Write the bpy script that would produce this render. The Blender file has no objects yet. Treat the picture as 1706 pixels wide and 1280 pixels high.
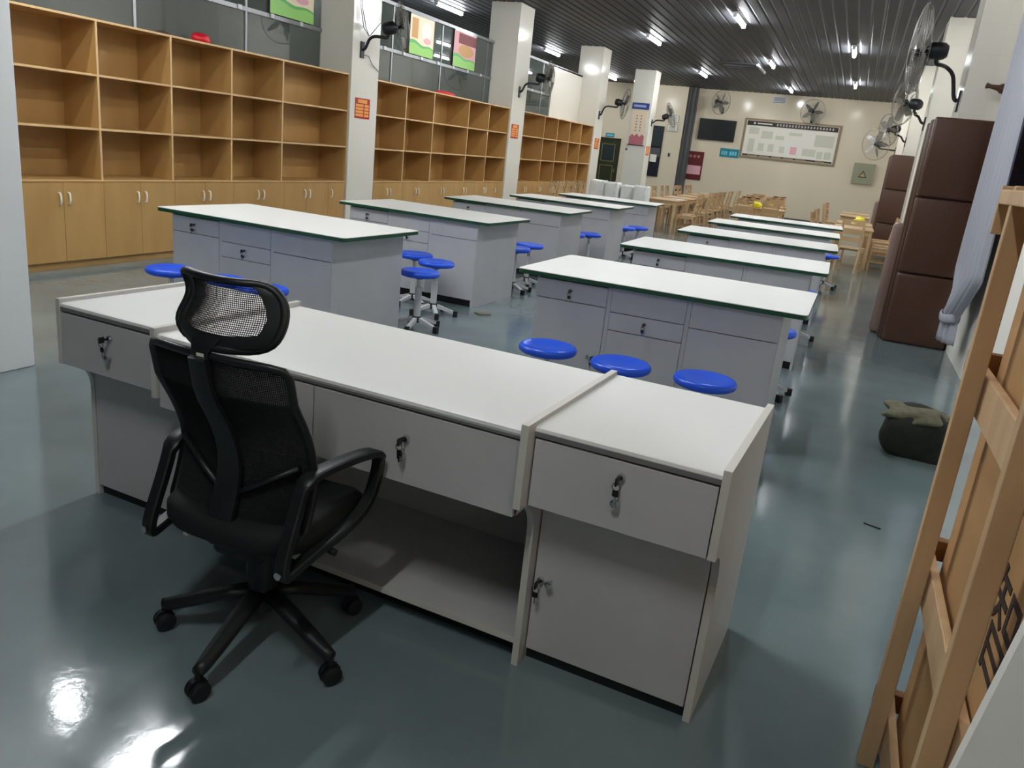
import bpy, bmesh, math, random
from mathutils import Vector, Matrix
random.seed(7)
PI = math.pi
sc = bpy.context.scene
COL = sc.collection
# ---------------------------------------------------------------- camera
cam_d = bpy.data.cameras.new('camera'); cam = bpy.data.objects.new('camera', cam_d); COL.objects.link(cam)
cam_d.sensor_fit = 'HORIZONTAL'; cam_d.sensor_width = 36.0
cam_d.lens = 36.0 * 1325.47 / 1706.0
cam_d.clip_start = 0.05; cam_d.clip_end = 100
_r = Vector((0.91543, 0.38905, 0.10309)); _u = Vector((-0.20325, 0.22578, 0.95274)); _f = Vector((-0.34739, 0.89312, -0.28575))
m = Matrix.Identity(4)
for i in range(3):
    m[i][0] = _r[i]; m[i][1] = _u[i]; m[i][2] = -_f[i]
m[0][3], m[1][3], m[2][3] = 6.857, -4.359, 1.5886
cam.matrix_world = m
sc.camera = cam
# ---------------------------------------------------------------- world, exposure
w = bpy.data.worlds.new('night'); sc.world = w; w.use_nodes = True
w.node_tree.nodes['Background'].inputs[0].default_value = (0.01, 0.014, 0.03, 1)
w.node_tree.nodes['Background'].inputs[1].default_value = 1.0
sc.view_settings.view_transform = 'Standard'; sc.view_settings.look = 'None'
sc.view_settings.exposure = 2.4; sc.view_settings.gamma = 1.0
sc.view_settings.use_curve_mapping = False
TUBE = 36.0          # strength of the ceiling tubes
TUBE_FAR = 30.0
# ---------------------------------------------------------------- materials
def s2l(c):
    return tuple(((v / 255) / 12.92 if v / 255 <= .04045 else ((v / 255 + .055) / 1.055) ** 2.4) for v in c)
def mat(name, rgb, rough=.5, metal=0., spec=.5, coat=0., emit=None, alpha=1.):
    mt = bpy.data.materials.new(name); mt.use_nodes = True
    b = mt.node_tree.nodes['Principled BSDF']
    b.inputs['Base Color'].default_value = (*s2l(rgb), 1)
    b.inputs['Roughness'].default_value = rough; b.inputs['Metallic'].default_value = metal
    b.inputs['Specular IOR Level'].default_value = spec
    b.inputs['Coat Weight'].default_value = coat
    if emit:
        b.inputs['Emission Color'].default_value = (*emit[0], 1); b.inputs['Emission Strength'].default_value = emit[1]
    return mt
def N(mt, t, **kw):
    n = mt.node_tree.nodes.new(t)
    for k, v in kw.items(): setattr(n, k, v)
    return n
def L(mt, a, b): mt.node_tree.links.new(a, b)
def noise_tint(mt, rgb2, scale=(3, 3, 3), detail=3, lo=.35, hi=.7, bump=0., bscale=None):
    """mix the base colour with a second colour by object-space noise"""
    b = mt.node_tree.nodes['Principled BSDF']
    tc = N(mt, 'ShaderNodeTexCoord'); mp = N(mt, 'ShaderNodeMapping'); nz = N(mt, 'ShaderNodeTexNoise')
    mp.inputs['Scale'].default_value = scale; nz.inputs['Scale'].default_value = 1; nz.inputs['Detail'].default_value = detail
    L(mt, tc.outputs['Object'], mp.inputs[0]); L(mt, mp.outputs[0], nz.inputs['Vector'])
    rp = N(mt, 'ShaderNodeMapRange'); rp.inputs[1].default_value = lo; rp.inputs[2].default_value = hi
    L(mt, nz.outputs[0], rp.inputs[0])
    mx = N(mt, 'ShaderNodeMix', data_type='RGBA')
    mx.inputs[6].default_value = b.inputs['Base Color'].default_value[:]; mx.inputs[7].default_value = (*s2l(rgb2), 1)
    L(mt, rp.outputs[0], mx.inputs[0]); L(mt, mx.outputs[2], b.inputs['Base Color'])
    if bump:
        bp = N(mt, 'ShaderNodeBump'); bp.inputs['Strength'].default_value = bump; bp.inputs['Distance'].default_value = .01
        L(mt, nz.outputs[0], bp.inputs['Height']); L(mt, bp.outputs[0], b.inputs['Normal'])
    return mt
M = {}
M['top'] = mat('white_laminate', (238, 236, 230), .42, spec=.4)
M['grey'] = noise_tint(mat('grey_laminate', (194, 194, 198), .42), (189, 189, 193), (4, 4, 4))
M['greyw'] = noise_tint(mat('warm_lit_grey_laminate', (200, 197, 195), .4), (195, 192, 190), (4, 4, 4))  # same grey laminate, warmer light at the desk mixed into the colour
M['edge'] = mat('cream_edge_band', (216, 212, 200), .45)
M['nose'] = mat('shaded_edge_band', (124, 121, 120), .4)  # shading of the down-facing desktop edge put into the grey
M['green'] = mat('green_edge', (28, 78, 52), .35)
M['seam'] = mat('dark_seam', (40, 40, 46), .6)
M['chrome'] = mat('chrome', (205, 205, 208), .18, 1.)
M['blackp'] = mat('black_plastic', (24, 25, 26), .42)
M['blackm'] = mat('black_mesh_fabric', (17, 18, 19), .8)
M['blackr'] = mat('black_rubber', (16, 17, 20), .55)
M['blue'] = mat('blue_plastic', (26, 86, 226), .3)
M['whitem'] = mat('white_metal', (205, 206, 208), .35)
M['wood'] = noise_tint(mat('tan_laminate', (188, 148, 90), .42), (178, 137, 80), (5, 5, 1.2), 4)
M['woode'] = mat('tan_edge', (218, 180, 128), .45)
M['satin'] = mat('satin_handle', (244, 238, 222), .2, .0)
M['pine'] = noise_tint(mat('pine', (208, 176, 134), .5), (190, 154, 110), (2, 14, 2), 4)
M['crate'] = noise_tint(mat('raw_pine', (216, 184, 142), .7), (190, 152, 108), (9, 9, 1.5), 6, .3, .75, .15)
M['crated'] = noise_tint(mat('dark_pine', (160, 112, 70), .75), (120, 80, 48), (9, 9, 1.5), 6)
M['card'] = noise_tint(mat('cardboard', (192, 150, 98), .8), (180, 136, 84), (2.5, 2.5, 6), 3)
M['ink'] = mat('dark_ink', (52, 34, 24), .8)
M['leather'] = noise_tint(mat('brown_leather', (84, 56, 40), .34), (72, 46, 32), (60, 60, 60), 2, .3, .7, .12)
M['leatherl'] = mat('light_brown_leather', (136, 112, 100), .4)  # lighter brown leather of the seat cushion
M['curtain'] = mat('grey_curtain', (158, 160, 168), .8)
M['frontwall'] = mat('dark_grey_wall', (84, 86, 90), .5)
M['wallbright'] = mat('smooth_white_wall', (232, 234, 232), .3)
M['wallpaint'] = mat('white_wall', (242, 238, 228), .5)
M['fan'] = mat('dark_fan_metal', (34, 34, 38), .4, .3)
M['wire'] = mat('fan_wire', (150, 150, 145), .3, .9)
M['blade'] = mat('fan_blade', (120, 116, 108), .35)
M['alu'] = mat('aluminium', (150, 152, 154), .35, .9)
M['red'] = mat('red_print', (178, 26, 26), .5)
M['gold'] = mat('gold_print', (240, 160, 70), .5)
M['paper'] = mat('paper', (232, 228, 216), .6)
M['teal'] = mat('teal_print', (20, 130, 150), .45)
M['tealp'] = mat('pale_teal_print', (120, 200, 215), .45)
M['maroon'] = mat('maroon_print', (96, 14, 16), .4)
M['pink'] = mat('pink_print', (226, 170, 176), .6)
M['navy'] = mat('navy_print', (36, 60, 130), .4)
M['navyd'] = mat('dark_navy_paint', (24, 28, 40), .3)
M['screen'] = mat('black_screen', (20, 24, 28), .22)
M['brownf'] = mat('bronze_frame', (150, 132, 104), .4, .4)
M['brownh'] = mat('dark_brown_header', (44, 26, 22), .5)
M['greend'] = mat('dark_green_paint', (48, 50, 28), .45)
M['greenl'] = mat('olive_trim', (120, 120, 70), .5)
M['glassd'] = mat('dark_door_glass', (50, 58, 60), .15)
M['boxg'] = mat('grey_green_steel', (150, 150, 126), .45)
M['wrap'] = noise_tint(mat('white_wrap', (240, 241, 237), .35), (226, 229, 226), (7, 7, 7), 4, .35, .65, .6)
M['bag'] = noise_tint(mat('dark_green_cloth', (44, 46, 36), .85), (34, 38, 34), (30, 30, 30), 3, .3, .7, .3)
M['bagflap'] = noise_tint(mat('olive_cloth', (120, 116, 92), .85), (98, 96, 76), (30, 30, 30), 3, .3, .7, .3)
M['yellow'] = mat('yellow_plastic', (236, 226, 40), .4)
M['redbag'] = mat('red_plastic', (205, 18, 40), .4)
M['lgreen'] = mat('poster_green', (150, 205, 110), .5)
M['dgreen'] = mat('poster_dark_green', (100, 180, 100), .5)
M['cream'] = mat('poster_cream', (236, 218, 190), .5)
M['pred'] = mat('poster_red', (120, 40, 44), .5)
M['porange'] = mat('poster_orange', (200, 150, 90), .5)
M['far'] = mat('far_room_wall', (176, 182, 176), .4)
M['fart'] = mat('far_room_counter', (120, 126, 122), .3)
M['duct'] = mat('grey_duct', (92, 92, 92), .5, .3)
M['beam'] = mat('grey_beam', (150, 152, 150), .4)
# glossy white tile for walls and pillars: faint grout lines by object position
def tile_mat(name, rgb, grout, size=(.6, .3), rough=.12, gw=.006):
    mt = mat(name, rgb, rough); b = mt.node_tree.nodes['Principled BSDF']
    tc = N(mt, 'ShaderNodeTexCoord'); sp = N(mt, 'ShaderNodeSeparateXYZ'); L(mt, tc.outputs['Object'], sp.inputs[0])
    def line(sock, period, off=0.):
        a = N(mt, 'ShaderNodeMath', operation='ADD'); a.inputs[1].default_value = 40 * period + off; L(mt, sock, a.inputs[0])
        d = N(mt, 'ShaderNodeMath', operation='DIVIDE'); d.inputs[1].default_value = period; L(mt, a.outputs[0], d.inputs[0])
        f = N(mt, 'ShaderNodeMath', operation='FRACT'); L(mt, d.outputs[0], f.inputs[0])
        l = N(mt, 'ShaderNodeMath', operation='LESS_THAN'); l.inputs[1].default_value = gw / period; L(mt, f.outputs[0], l.inputs[0])
        return l.outputs[0]
    mx = N(mt, 'ShaderNodeMath', operation='MAXIMUM'); L(mt, line(sp.outputs[2], size[1]), mx.inputs[0])
    a2 = N(mt, 'ShaderNodeMath', operation='ADD'); L(mt, sp.outputs[0], a2.inputs[0]); L(mt, sp.outputs[1], a2.inputs[1])
    L(mt, line(a2.outputs[0], size[0], .13), mx.inputs[1])
    c = N(mt, 'ShaderNodeMix', data_type='RGBA'); c.inputs[6].default_value = (*s2l(rgb), 1); c.inputs[7].default_value = (*s2l(grout), 1)
    L(mt, mx.outputs[0], c.inputs[0]); L(mt, c.outputs[2], b.inputs['Base Color'])
    return mt
M['tile'] = tile_mat('white_tile', (228, 224, 212), (221, 217, 204), (.6, .3), .12, .004)
M['wtile'] = tile_mat('wall_tile', (224, 211, 186), (217, 204, 178), (.6, .3), .14, .004)
M['btile'] = tile_mat('blue_grey_tile', (110, 122, 150), (70, 80, 100), (.2, .1), .3, .01)
# epoxy floor
def floor_mat():
    mt = mat('epoxy_floor', (98, 118, 122), .13, 0, .95); b = mt.node_tree.nodes['Principled BSDF']
    tc = N(mt, 'ShaderNodeTexCoord')
    n1 = N(mt, 'ShaderNodeTexNoise'); n1.inputs['Scale'].default_value = .9; n1.inputs['Detail'].default_value = 6; n1.inputs['Roughness'].default_value = .6
    L(mt, tc.outputs['Object'], n1.inputs['Vector'])
    r = N(mt, 'ShaderNodeMapRange'); r.inputs[1].default_value = .3; r.inputs[2].default_value = .7; L(mt, n1.outputs[0], r.inputs[0])
    mx = N(mt, 'ShaderNodeMix', data_type='RGBA'); mx.inputs[6].default_value = (*s2l((104, 120, 123)), 1); mx.inputs[7].default_value = (*s2l((126, 141, 142)), 1)
    L(mt, r.outputs[0], mx.inputs[0]); L(mt, mx.outputs[2], b.inputs['Base Color'])
    n2 = N(mt, 'ShaderNodeTexNoise'); n2.inputs['Scale'].default_value = 22.; n2.inputs['Detail'].default_value = 3; L(mt, tc.outputs['Object'], n2.inputs['Vector'])
    n3 = N(mt, 'ShaderNodeTexNoise'); n3.inputs['Scale'].default_value = 1.6; n3.inputs['Detail'].default_value = 2; L(mt, tc.outputs['Object'], n3.inputs['Vector'])
    b1 = N(mt, 'ShaderNodeBump'); b1.inputs['Strength'].default_value = .35; b1.inputs['Distance'].default_value = .0012; L(mt, n2.outputs[0], b1.inputs['Height'])
    b2 = N(mt, 'ShaderNodeBump'); b2.inputs['Strength'].default_value = .4; b2.inputs['Distance'].default_value = .006; L(mt, n3.outputs[0], b2.inputs['Height'])
    L(mt, b1.outputs[0], b2.inputs['Normal']); L(mt, b2.outputs[0], b.inputs['Normal'])
    rr = N(mt, 'ShaderNodeMapRange'); rr.inputs[1].default_value = .3; rr.inputs[2].default_value = .7; rr.inputs[3].default_value = .08; rr.inputs[4].default_value = .15
    L(mt, n3.outputs[0], rr.inputs[0]); L(mt, rr.outputs[0], b.inputs['Roughness'])
    return mt
M['floor'] = floor_mat()
M['ceil'] = mat('dark_slat', (44, 46, 52), .55, .0)
M['ceilg'] = mat('slat_groove', (96, 96, 102), .55)
def glass_mat():
    mt = bpy.data.materials.new('pane_glass'); mt.use_nodes = True; nt = mt.node_tree
    nt.nodes.remove(nt.nodes['Principled BSDF']); out = nt.nodes['Material Output']
    tr = N(mt, 'ShaderNodeBsdfTransparent'); tr.inputs[0].default_value = (.90, .93, .92, 1)
    gl = N(mt, 'ShaderNodeBsdfGlossy'); gl.inputs['Roughness'].default_value = .02
    fr = N(mt, 'ShaderNodeFresnel'); fr.inputs['IOR'].default_value = 1.7
    ad = N(mt, 'ShaderNodeMath', operation='ADD'); ad.inputs[1].default_value = .03; L(mt, fr.outputs[0], ad.inputs[0])
    mx = N(mt, 'ShaderNodeMixShader'); L(mt, ad.outputs[0], mx.inputs[0]); L(mt, tr.outputs[0], mx.inputs[1]); L(mt, gl.outputs[0], mx.inputs[2])
    df = N(mt, 'ShaderNodeBsdfDiffuse'); df.inputs[0].default_value = (.27, .31, .28, 1)
    m2 = N(mt, 'ShaderNodeMixShader'); m2.inputs[0].default_value = .17; L(mt, mx.outputs[0], m2.inputs[1]); L(mt, df.outputs[0], m2.inputs[2])
    L(mt, m2.outputs[0], out.inputs[0]); return mt
M['glass'] = glass_mat()
def emit_mat(name, rgb, k):
    mt = bpy.data.materials.new(name); mt.use_nodes = True; nt = mt.node_tree
    nt.nodes.remove(nt.nodes['Principled BSDF']); e = N(mt, 'ShaderNodeEmission'); e.inputs[0].default_value = (*rgb, 1); e.inputs[1].default_value = k
    L(mt, e.outputs[0], nt.nodes['Material Output'].inputs[0]); return mt
M['tube'] = emit_mat('lit_tube', (.95, .98, 1.), TUBE)

# ---------------------------------------------------------------- mesh helpers
class MB:
    def __init__(s): s.bm = bmesh.new()
    def _xf(s, vs, mx):
        if mx is not None:
            for v in vs: v.co = mx @ v.co
        return vs
    def box(s, x0, x1, y0, y1, z0, z1, bev=0., mx=None, seg=2):
        bm = s.bm
        vs = [bm.verts.new((x, y, z)) for x in (x0, x1) for y in (y0, y1) for z in (z0, z1)]
        fs = [(0, 1, 3, 2), (4, 6, 7, 5), (0, 4, 5, 1), (2, 3, 7, 6), (0, 2, 6, 4), (1, 5, 7, 3)]
        F = [bm.faces.new([vs[i] for i in f]) for f in fs]
        if bev:
            es = list({e for f in F for e in f.edges})
            g = bmesh.ops.bevel(bm, geom=es, offset=bev, segments=seg, profile=.5, affect='EDGES')
            vs = list({v for f in g['faces'] for v in f.verts} | {v for v in vs if v.is_valid})
            # all verts linked to this island
            seen = set(vs); st = list(vs)
            while st:
                v = st.pop()
                for e in v.link_edges:
                    o = e.other_vert(v)
                    if o not in seen: seen.add(o); st.append(o)
            vs = list(seen)
        s._xf(vs, mx); return s
    def prism(s, pts, d0, d1, axis='x', mx=None):
        """polygon extruded along an axis; pts are the other two coordinates in xyz order"""
        bm = s.bm
        def P(a, b, d): return {'x': (d, a, b), 'y': (a, d, b), 'z': (a, b, d)}[axis]
        A = [bm.verts.new(P(a, b, d0)) for a, b in pts]; B = [bm.verts.new(P(a, b, d1)) for a, b in pts]
        n = len(pts)
        bm.faces.new(A); bm.faces.new(B[::-1])
        for i in range(n): bm.faces.new([A[i], B[i], B[(i + 1) % n], A[(i + 1) % n]])
        s._xf(A + B, mx); return s
    def lathe(s, prof, seg=24, mx=None):
        """(r,z) profile about z"""
        bm = s.bm; rings = []; allv = []
        for r, z in prof:
            if r < 1e-6: v = bm.verts.new((0, 0, z)); rings.append([v] * seg); allv.append(v)
            else:
                R = [bm.verts.new((r * math.cos(2 * PI * k / seg), r * math.sin(2 * PI * k / seg), z)) for k in range(seg)]
                rings.append(R); allv += R
        for a, b in zip(rings, rings[1:]):
            for k in range(seg):
                q = [a[k], a[(k + 1) % seg], b[(k + 1) % seg], b[k]]
                q2 = []
                for v in q:
                    if v not in q2: q2.append(v)
                if len(q2) >= 3: bm.faces.new(q2)
        for R, rv in ((rings[0], False), (rings[-1], True)):
            if R[0] is not R[1]:
                bm.faces.new(R if rv else R[::-1])
        s._xf(allv, mx); return s
    def tube(s, pts, r, seg=10, closed=False, mx=None, r2=None):
        """sweep an ellipse (r, r2) along points; r may be a list"""
        bm = s.bm; pts = [Vector(p) for p in pts]; n = len(pts); rings = []; allv = []
        up = None
        for i, p in enumerate(pts):
            if closed: t = pts[(i + 1) % n] - pts[i - 1]
            else: t = (pts[min(i + 1, n - 1)] - pts[max(i - 1, 0)])
            t.normalize()
            if up is None:
                up = Vector((0, 0, 1)) if abs(t.z) < .9 else Vector((1, 0, 0))
            sd = t.cross(up)
            if sd.length < 1e-4: sd = t.cross(Vector((1, .3, 0)))
            sd.normalize(); up2 = sd.cross(t).normalized(); up = up2
            rr = r[i] if isinstance(r, (list, tuple)) else r
            rb = (r2 if r2 is not None else rr)
            R = [bm.verts.new(p + sd * rr * math.cos(2 * PI * k / seg) + up2 * rb * math.sin(2 * PI * k / seg)) for k in range(seg)]
            rings.append(R); allv += R
        m_ = n if closed else n - 1
        for i in range(m_):
            a, b = rings[i], rings[(i + 1) % n]
            for k in range(seg): bm.faces.new([a[k], b[k], b[(k + 1) % seg], a[(k + 1) % seg]])
        if not closed:
            bm.faces.new(rings[0]); bm.faces.new(rings[-1][::-1])
        s._xf(allv, mx); return s
    def strap(s, pts, wx, t, mx=None, closed=False):
        """rectangular sweep in the yz plane: width wx along x, thickness t"""
        bm = s.bm; n = len(pts); rings = []; allv = []
        for i, (x, y, z) in enumerate(pts):
            a = pts[(i - 1) % n] if closed or i > 0 else pts[i]; b = pts[(i + 1) % n] if closed or i < n - 1 else pts[i]
            ty, tz = b[1] - a[1], b[2] - a[2]; l = math.hypot(ty, tz); ny, nz = -tz / l, ty / l
            w_ = wx[i] if isinstance(wx, (list, tuple)) else wx; h = t[i] if isinstance(t, (list, tuple)) else t
            R = []
            for sx, sn in ((-1, -.7), (-.8, -1), (.8, -1), (1, -.7), (1, .7), (.8, 1), (-.8, 1), (-1, .7)):
                R.append(bm.verts.new((x + sx * w_ / 2, y + ny * sn * h / 2, z + nz * sn * h / 2)))
            rings.append(R); allv += R
        for i in range(n if closed else n - 1):
            a, b = rings[i], rings[(i + 1) % n]
            for k in range(8): bm.faces.new([a[k], b[k], b[(k + 1) % 8], a[(k + 1) % 8]])
        if not closed: bm.faces.new(rings[0]); bm.faces.new(rings[-1][::-1])
        s._xf(allv, mx); return s
    def grid(s, fn, nu, nv, mx=None):
        bm = s.bm; V = [[bm.verts.new(fn(i / nu, j / nv)) for j in range(nv + 1)] for i in range(nu + 1)]
        for i in range(nu):
            for j in range(nv): bm.faces.new([V[i][j], V[i + 1][j], V[i + 1][j + 1], V[i][j + 1]])
        s._xf([v for r in V for v in r], mx); return s
    def build(s, name, mt, parent=None, smooth=False, loc=None):
        me = bpy.data.meshes.new(name)
        bmesh.ops.recalc_face_normals(s.bm, faces=s.bm.faces)
        s.bm.to_mesh(me); s.bm.free()
        me.materials.append(M[mt] if isinstance(mt, str) else mt)
        if smooth:
            for p in me.polygons: p.use_smooth = True
            if smooth == 'auto':
                for p in me.polygons: p.use_smooth = True
        o = bpy.data.objects.new(name, me); COL.objects.link(o)
        if smooth == 'auto':
            me.set_sharp_from_angle(angle=math.radians(40))
        if parent: o.parent = parent
        if loc: o.location = loc
        return o
def bx(*a, **k): return MB().box(*a, **k)
def tag(o, label=None, cat=None, group=None, kind=None):
    if label: o['label'] = label
    if cat: o['category'] = cat
    if group: o['group'] = group
    if kind: o['kind'] = kind
    return o
def thing(name, label, cat, loc=(0, 0, 0), rz=0., group=None):
    o = bpy.data.objects.new(name, None); COL.objects.link(o); o.empty_display_size = .1
    o.location = loc; o.rotation_euler = (0, 0, rz)
    return tag(o, label, cat, group)
def copy_tree(o, parent=None):
    c = o.copy(); COL.objects.link(c)
    if parent: c.parent = parent
    for ch in list(o.children): copy_tree(ch, c)
    return c
def struct(o): o['kind'] = 'structure'; return o
def text_mesh(body, size, name, mt, parent, mx, extrude=.0008):
    c = bpy.data.curves.new(name, 'FONT'); c.body = body; c.size = size; c.extrude = extrude; c.align_x = 'CENTER'; c.align_y = 'CENTER'
    t = bpy.data.objects.new('tmp_text', c); COL.objects.link(t)
    dg = bpy.context.evaluated_depsgraph_get(); me = bpy.data.meshes.new_from_object(t.evaluated_get(dg))
    bpy.data.objects.remove(t); me.transform(mx); me.name = name; me.materials.clear(); me.materials.append(M[mt])
    o = bpy.data.objects.new(name, me); COL.objects.link(o); o.parent = parent; return o
def basis(o, x, y, z): # columns
    m_ = Matrix.Identity(4)
    for i in range(3): m_[i][0] = x[i]; m_[i][1] = y[i]; m_[i][2] = z[i]; m_[i][3] = o[i]
    return m_
def aim(o, d, roll=0.):
    """matrix at o with local z along d, local y roughly up"""
    d = Vector(d).normalized(); up = Vector((0, 0, 1)) if abs(d.z) < .95 else Vector((0, 1, 0))
    x = up.cross(d).normalized(); y = d.cross(x)
    return basis(o, x, y, d) @ Matrix.Rotation(roll, 4, 'Z')

# ================================================================= ROOM SHELL
CZ = 4.32; BY = 27.0; FY = -6.8; LX = -5.2; RX = 8.05
struct(bx(LX - .2, 9.4, FY - .2, BY + .3, -.12, 0).build('floor', 'floor'))
# slatted ceiling: dark strips with lighter joints running down the hall
c = MB(); g = MB(); x = LX - .1
while x < RX + .3:
    c.prism([(x + .012, CZ), (x + .03, CZ - .012), (x + .17, CZ - .012), (x + .188, CZ), (x + .188, CZ + .02), (x + .012, CZ + .02)], FY, BY + .2, 'y')
    x += .2
g.box(LX - .2, RX + .5, FY, BY + .2, CZ + .004, CZ + .1)
cl = struct(c.build('ceiling', 'ceil'))
struct(g.build('ceiling_joints', 'ceilg', cl))
struct(bx(LX - .2, 9.4, BY, BY + .2, 0, CZ).build('wall_back', 'wtile'))
struct(bx(LX - .2, 9.4, FY - .2, FY, 0, CZ).build('wall_front', M['frontwall']))
struct(bx(LX - .2, LX, FY, BY, 0, CZ).build('wall_left', M['far']))
# protruding stretch of the back wall with the narrow dark window
struct(bx(-.95, .45, BY - .25, BY, 0, CZ).build('wall_back_bay', 'wtile'))
# right wall: low wall, window band, tiled reveal, solid wall beyond
wr = MB()
wr.box(RX, RX + .2, FY, 4.95, 0, 1.43); wr.box(RX, RX + .2, FY, 4.95, 3.5, CZ)
wr.box(RX, RX + .2, 4.95, BY, 0, CZ); wr.box(RX, RX + .2, FY, -1.5, 1.43, 3.5)
struct(wr.build('wall_right', 'wallpaint'))
struct(bx(RX + .02, RX + .2, 2.3, 4.95, 1.43, 3.5).build('wall_right_tiles', 'btile'))
wn = bpy.data.objects.new('window_4', None); COL.objects.link(wn); struct(wn)
f = MB()
for y0, y1 in ((-1.5, -1.44), (.4, .46), (2.24, 2.3)): f.box(RX + .05, RX + .12, y0, y1, 1.43, 3.5)
for z0, z1 in ((1.43, 1.49), (2.9, 2.95), (3.44, 3.5)): f.box(RX + .05, RX + .12, -1.5, 2.3, z0, z1)
struct(f.build('window_frame', 'alu', wn))
struct(bx(RX + .08, RX + .09, -1.44, 2.24, 1.49, 3.44).build('window_pane', 'glass', wn))
struct(bx(RX + .6, RX + .7, -2.5, 6, 0, CZ).build('wall_outside', 'btile'))
struct(bx(7.98, RX, FY, 4.9, 1.43, 1.46).build('trim_5', 'edge'))
# pillars on both sides
PL = [(5.72, 6.42), (11.49, 12.22), (17.25, 17.95)]
for i, (a, b) in enumerate(PL):
    struct(bx(-.62, .03, a, b, 0, CZ, bev=.006).build('wall_pillar_left', 'tile'))
struct(bx(-.35, .33, 22., 22.65, 0, CZ, bev=.006).build('wall_pillar_left', 'tile'))
for a, b in [(5.75, 6.45), (11.3, 12.0), (17.25, 17.95), (23.0, 23.7)]:
    struct(bx(7.68, RX, a, b, 0, CZ, bev=.006).build('wall_pillar_right', 'tile'))
    struct(bx(7.86, RX, b, b + .9, 0, CZ, bev=.006).build('wall_pillar_right', 'tile'))
# wall return close to the camera on the left
struct(bx(1.7, 2.46, -1.85, -1.11, 0, CZ, bev=.006).build('wall_return', M['wallbright']))
# glazed partition behind the shelving, 3.55 m high, three bays
def partition(n, y0, y1, mulls, opaque=None):
    wn = bpy.data.objects.new('window_%d' % n, None); COL.objects.link(wn); struct(wn)
    f = MB()
    ye = opaque if opaque else y1
    f.box(-.54, -.48, y0, y1, 3.52, 3.57)
    f.box(-.53, -.49, y0, ye, 2.83, 2.88)
    for y in mulls: f.box(-.525, -.495, y - .018, y + .018, 0, 3.52)
    struct(f.build('window_frame', 'alu', wn))
    struct(bx(-.513, -.507, y0, ye, 0, 3.52).build('window_pane', 'glass', wn))
    # fittings on the glass rail
    k = MB()
    for y in [y0 + .35 + j * .6 for j in range(int((ye - y0) / .6))]:
        k.box(-.49, -.475, y - .03, y + .03, 2.835, 2.885)
    struct(k.build('window_clip', 'whitem', wn))
    if opaque: struct(bx(-.55, -.48, opaque, y1, 0, 3.55).build('wall_partition', 'tile'))
partition(1, -3.5, 5.72, (-1.5, .6, 2.47, 4.18))
partition(2, 6.42, 11.49, (7.62, 9.3, 11.2))
partition(3, 12.22, 17.25, (13.4, 14.4), opaque=15.03)
# bottom edge of the far room: beam shelf seen behind the glass
struct(bx(-5.15, -4.9, -3, 22, 0, 2.2).build('trim_6', 'fart'))
# doors on the back wall
def door(n, x0, x1, z1, y):
    d = bpy.data.objects.new('door_%d' % n, None); COL.objects.link(d); struct(d)
    f = MB(); f.box(x0 - .07, x0, y - .05, y, 0, z1 + .07); f.box(x1, x1 + .07, y - .05, y, 0, z1 + .07); f.box(x0 - .07, x1 + .07, y - .05, y, z1, z1 + .07)
    struct(f.build('door_frame', 'greend', d))
    struct(bx(x0, x1, y - .03, y - .002, .01, z1).build('door_leaf', 'greend', d))
    t = MB()
    for za, zb in ((.25, 1.25), (1.38, z1 - .15)):
        xa, xb = x0 + .12, x1 - .12
        t.box(xa, xb, y - .04, y - .03, za, za + .03); t.box(xa, xb, y - .04, y - .03, zb - .03, zb)
        t.box(xa, xa + .03, y - .04, y - .03, za, zb); t.box(xb - .03, xb, y - .04, y - .03, za, zb)
    struct(t.build('door_trim', 'greenl', d))
    struct(bx(x0 + .15, x1 - .15, y - .034, y - .029, 1.41, z1 - .18).build('door_glass', 'glassd', d))
    struct(bx(x1 - .08, x1 - .04, y - .07, y - .03, 1.0, 1.12).build('door_handle', 'alu', d))
door(1, -2.76, -1.98, 2.2, BY)
# narrow dark window in the bay
wn = bpy.data.objects.new('window_5', None); COL.objects.link(wn); struct(wn)
YB = BY - .25
f = MB(); f.box(-.80, -.24, YB - .04, YB, 1.02, 2.86)
struct(f.build('window_frame', 'navyd', wn))
struct(bx(-.68, -.27, YB - .048, YB - .039, 2.12, 2.80).build('window_pane', 'glassd', wn))
p = MB(); p.box(-.66, -.27, YB - .046, YB - .039, 1.75, 2.06); struct(p.build('window_pane_lower', 'duct', wn))
o = bx(-.62, -.37, YB - .056, YB - .048, 1.55, 1.82).build('paper_notice', 'paper'); tag(o, 'white paper notice stuck on the narrow dark window of the far wall', 'notice')
# grey vertical pipe duct beside the bay
o = MB().box(.45, .80, BY - .2, BY, 0, CZ).box(.52, .56, BY - .25, BY - .2, 0, CZ).box(.68, .74, BY - .26, BY - .2, 0, CZ).build('trim_7', 'duct'); struct(o)
struct(bx(LX, RX, BY - .02, BY, 0, .1).build('baseboard_back', 'duct'))

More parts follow.
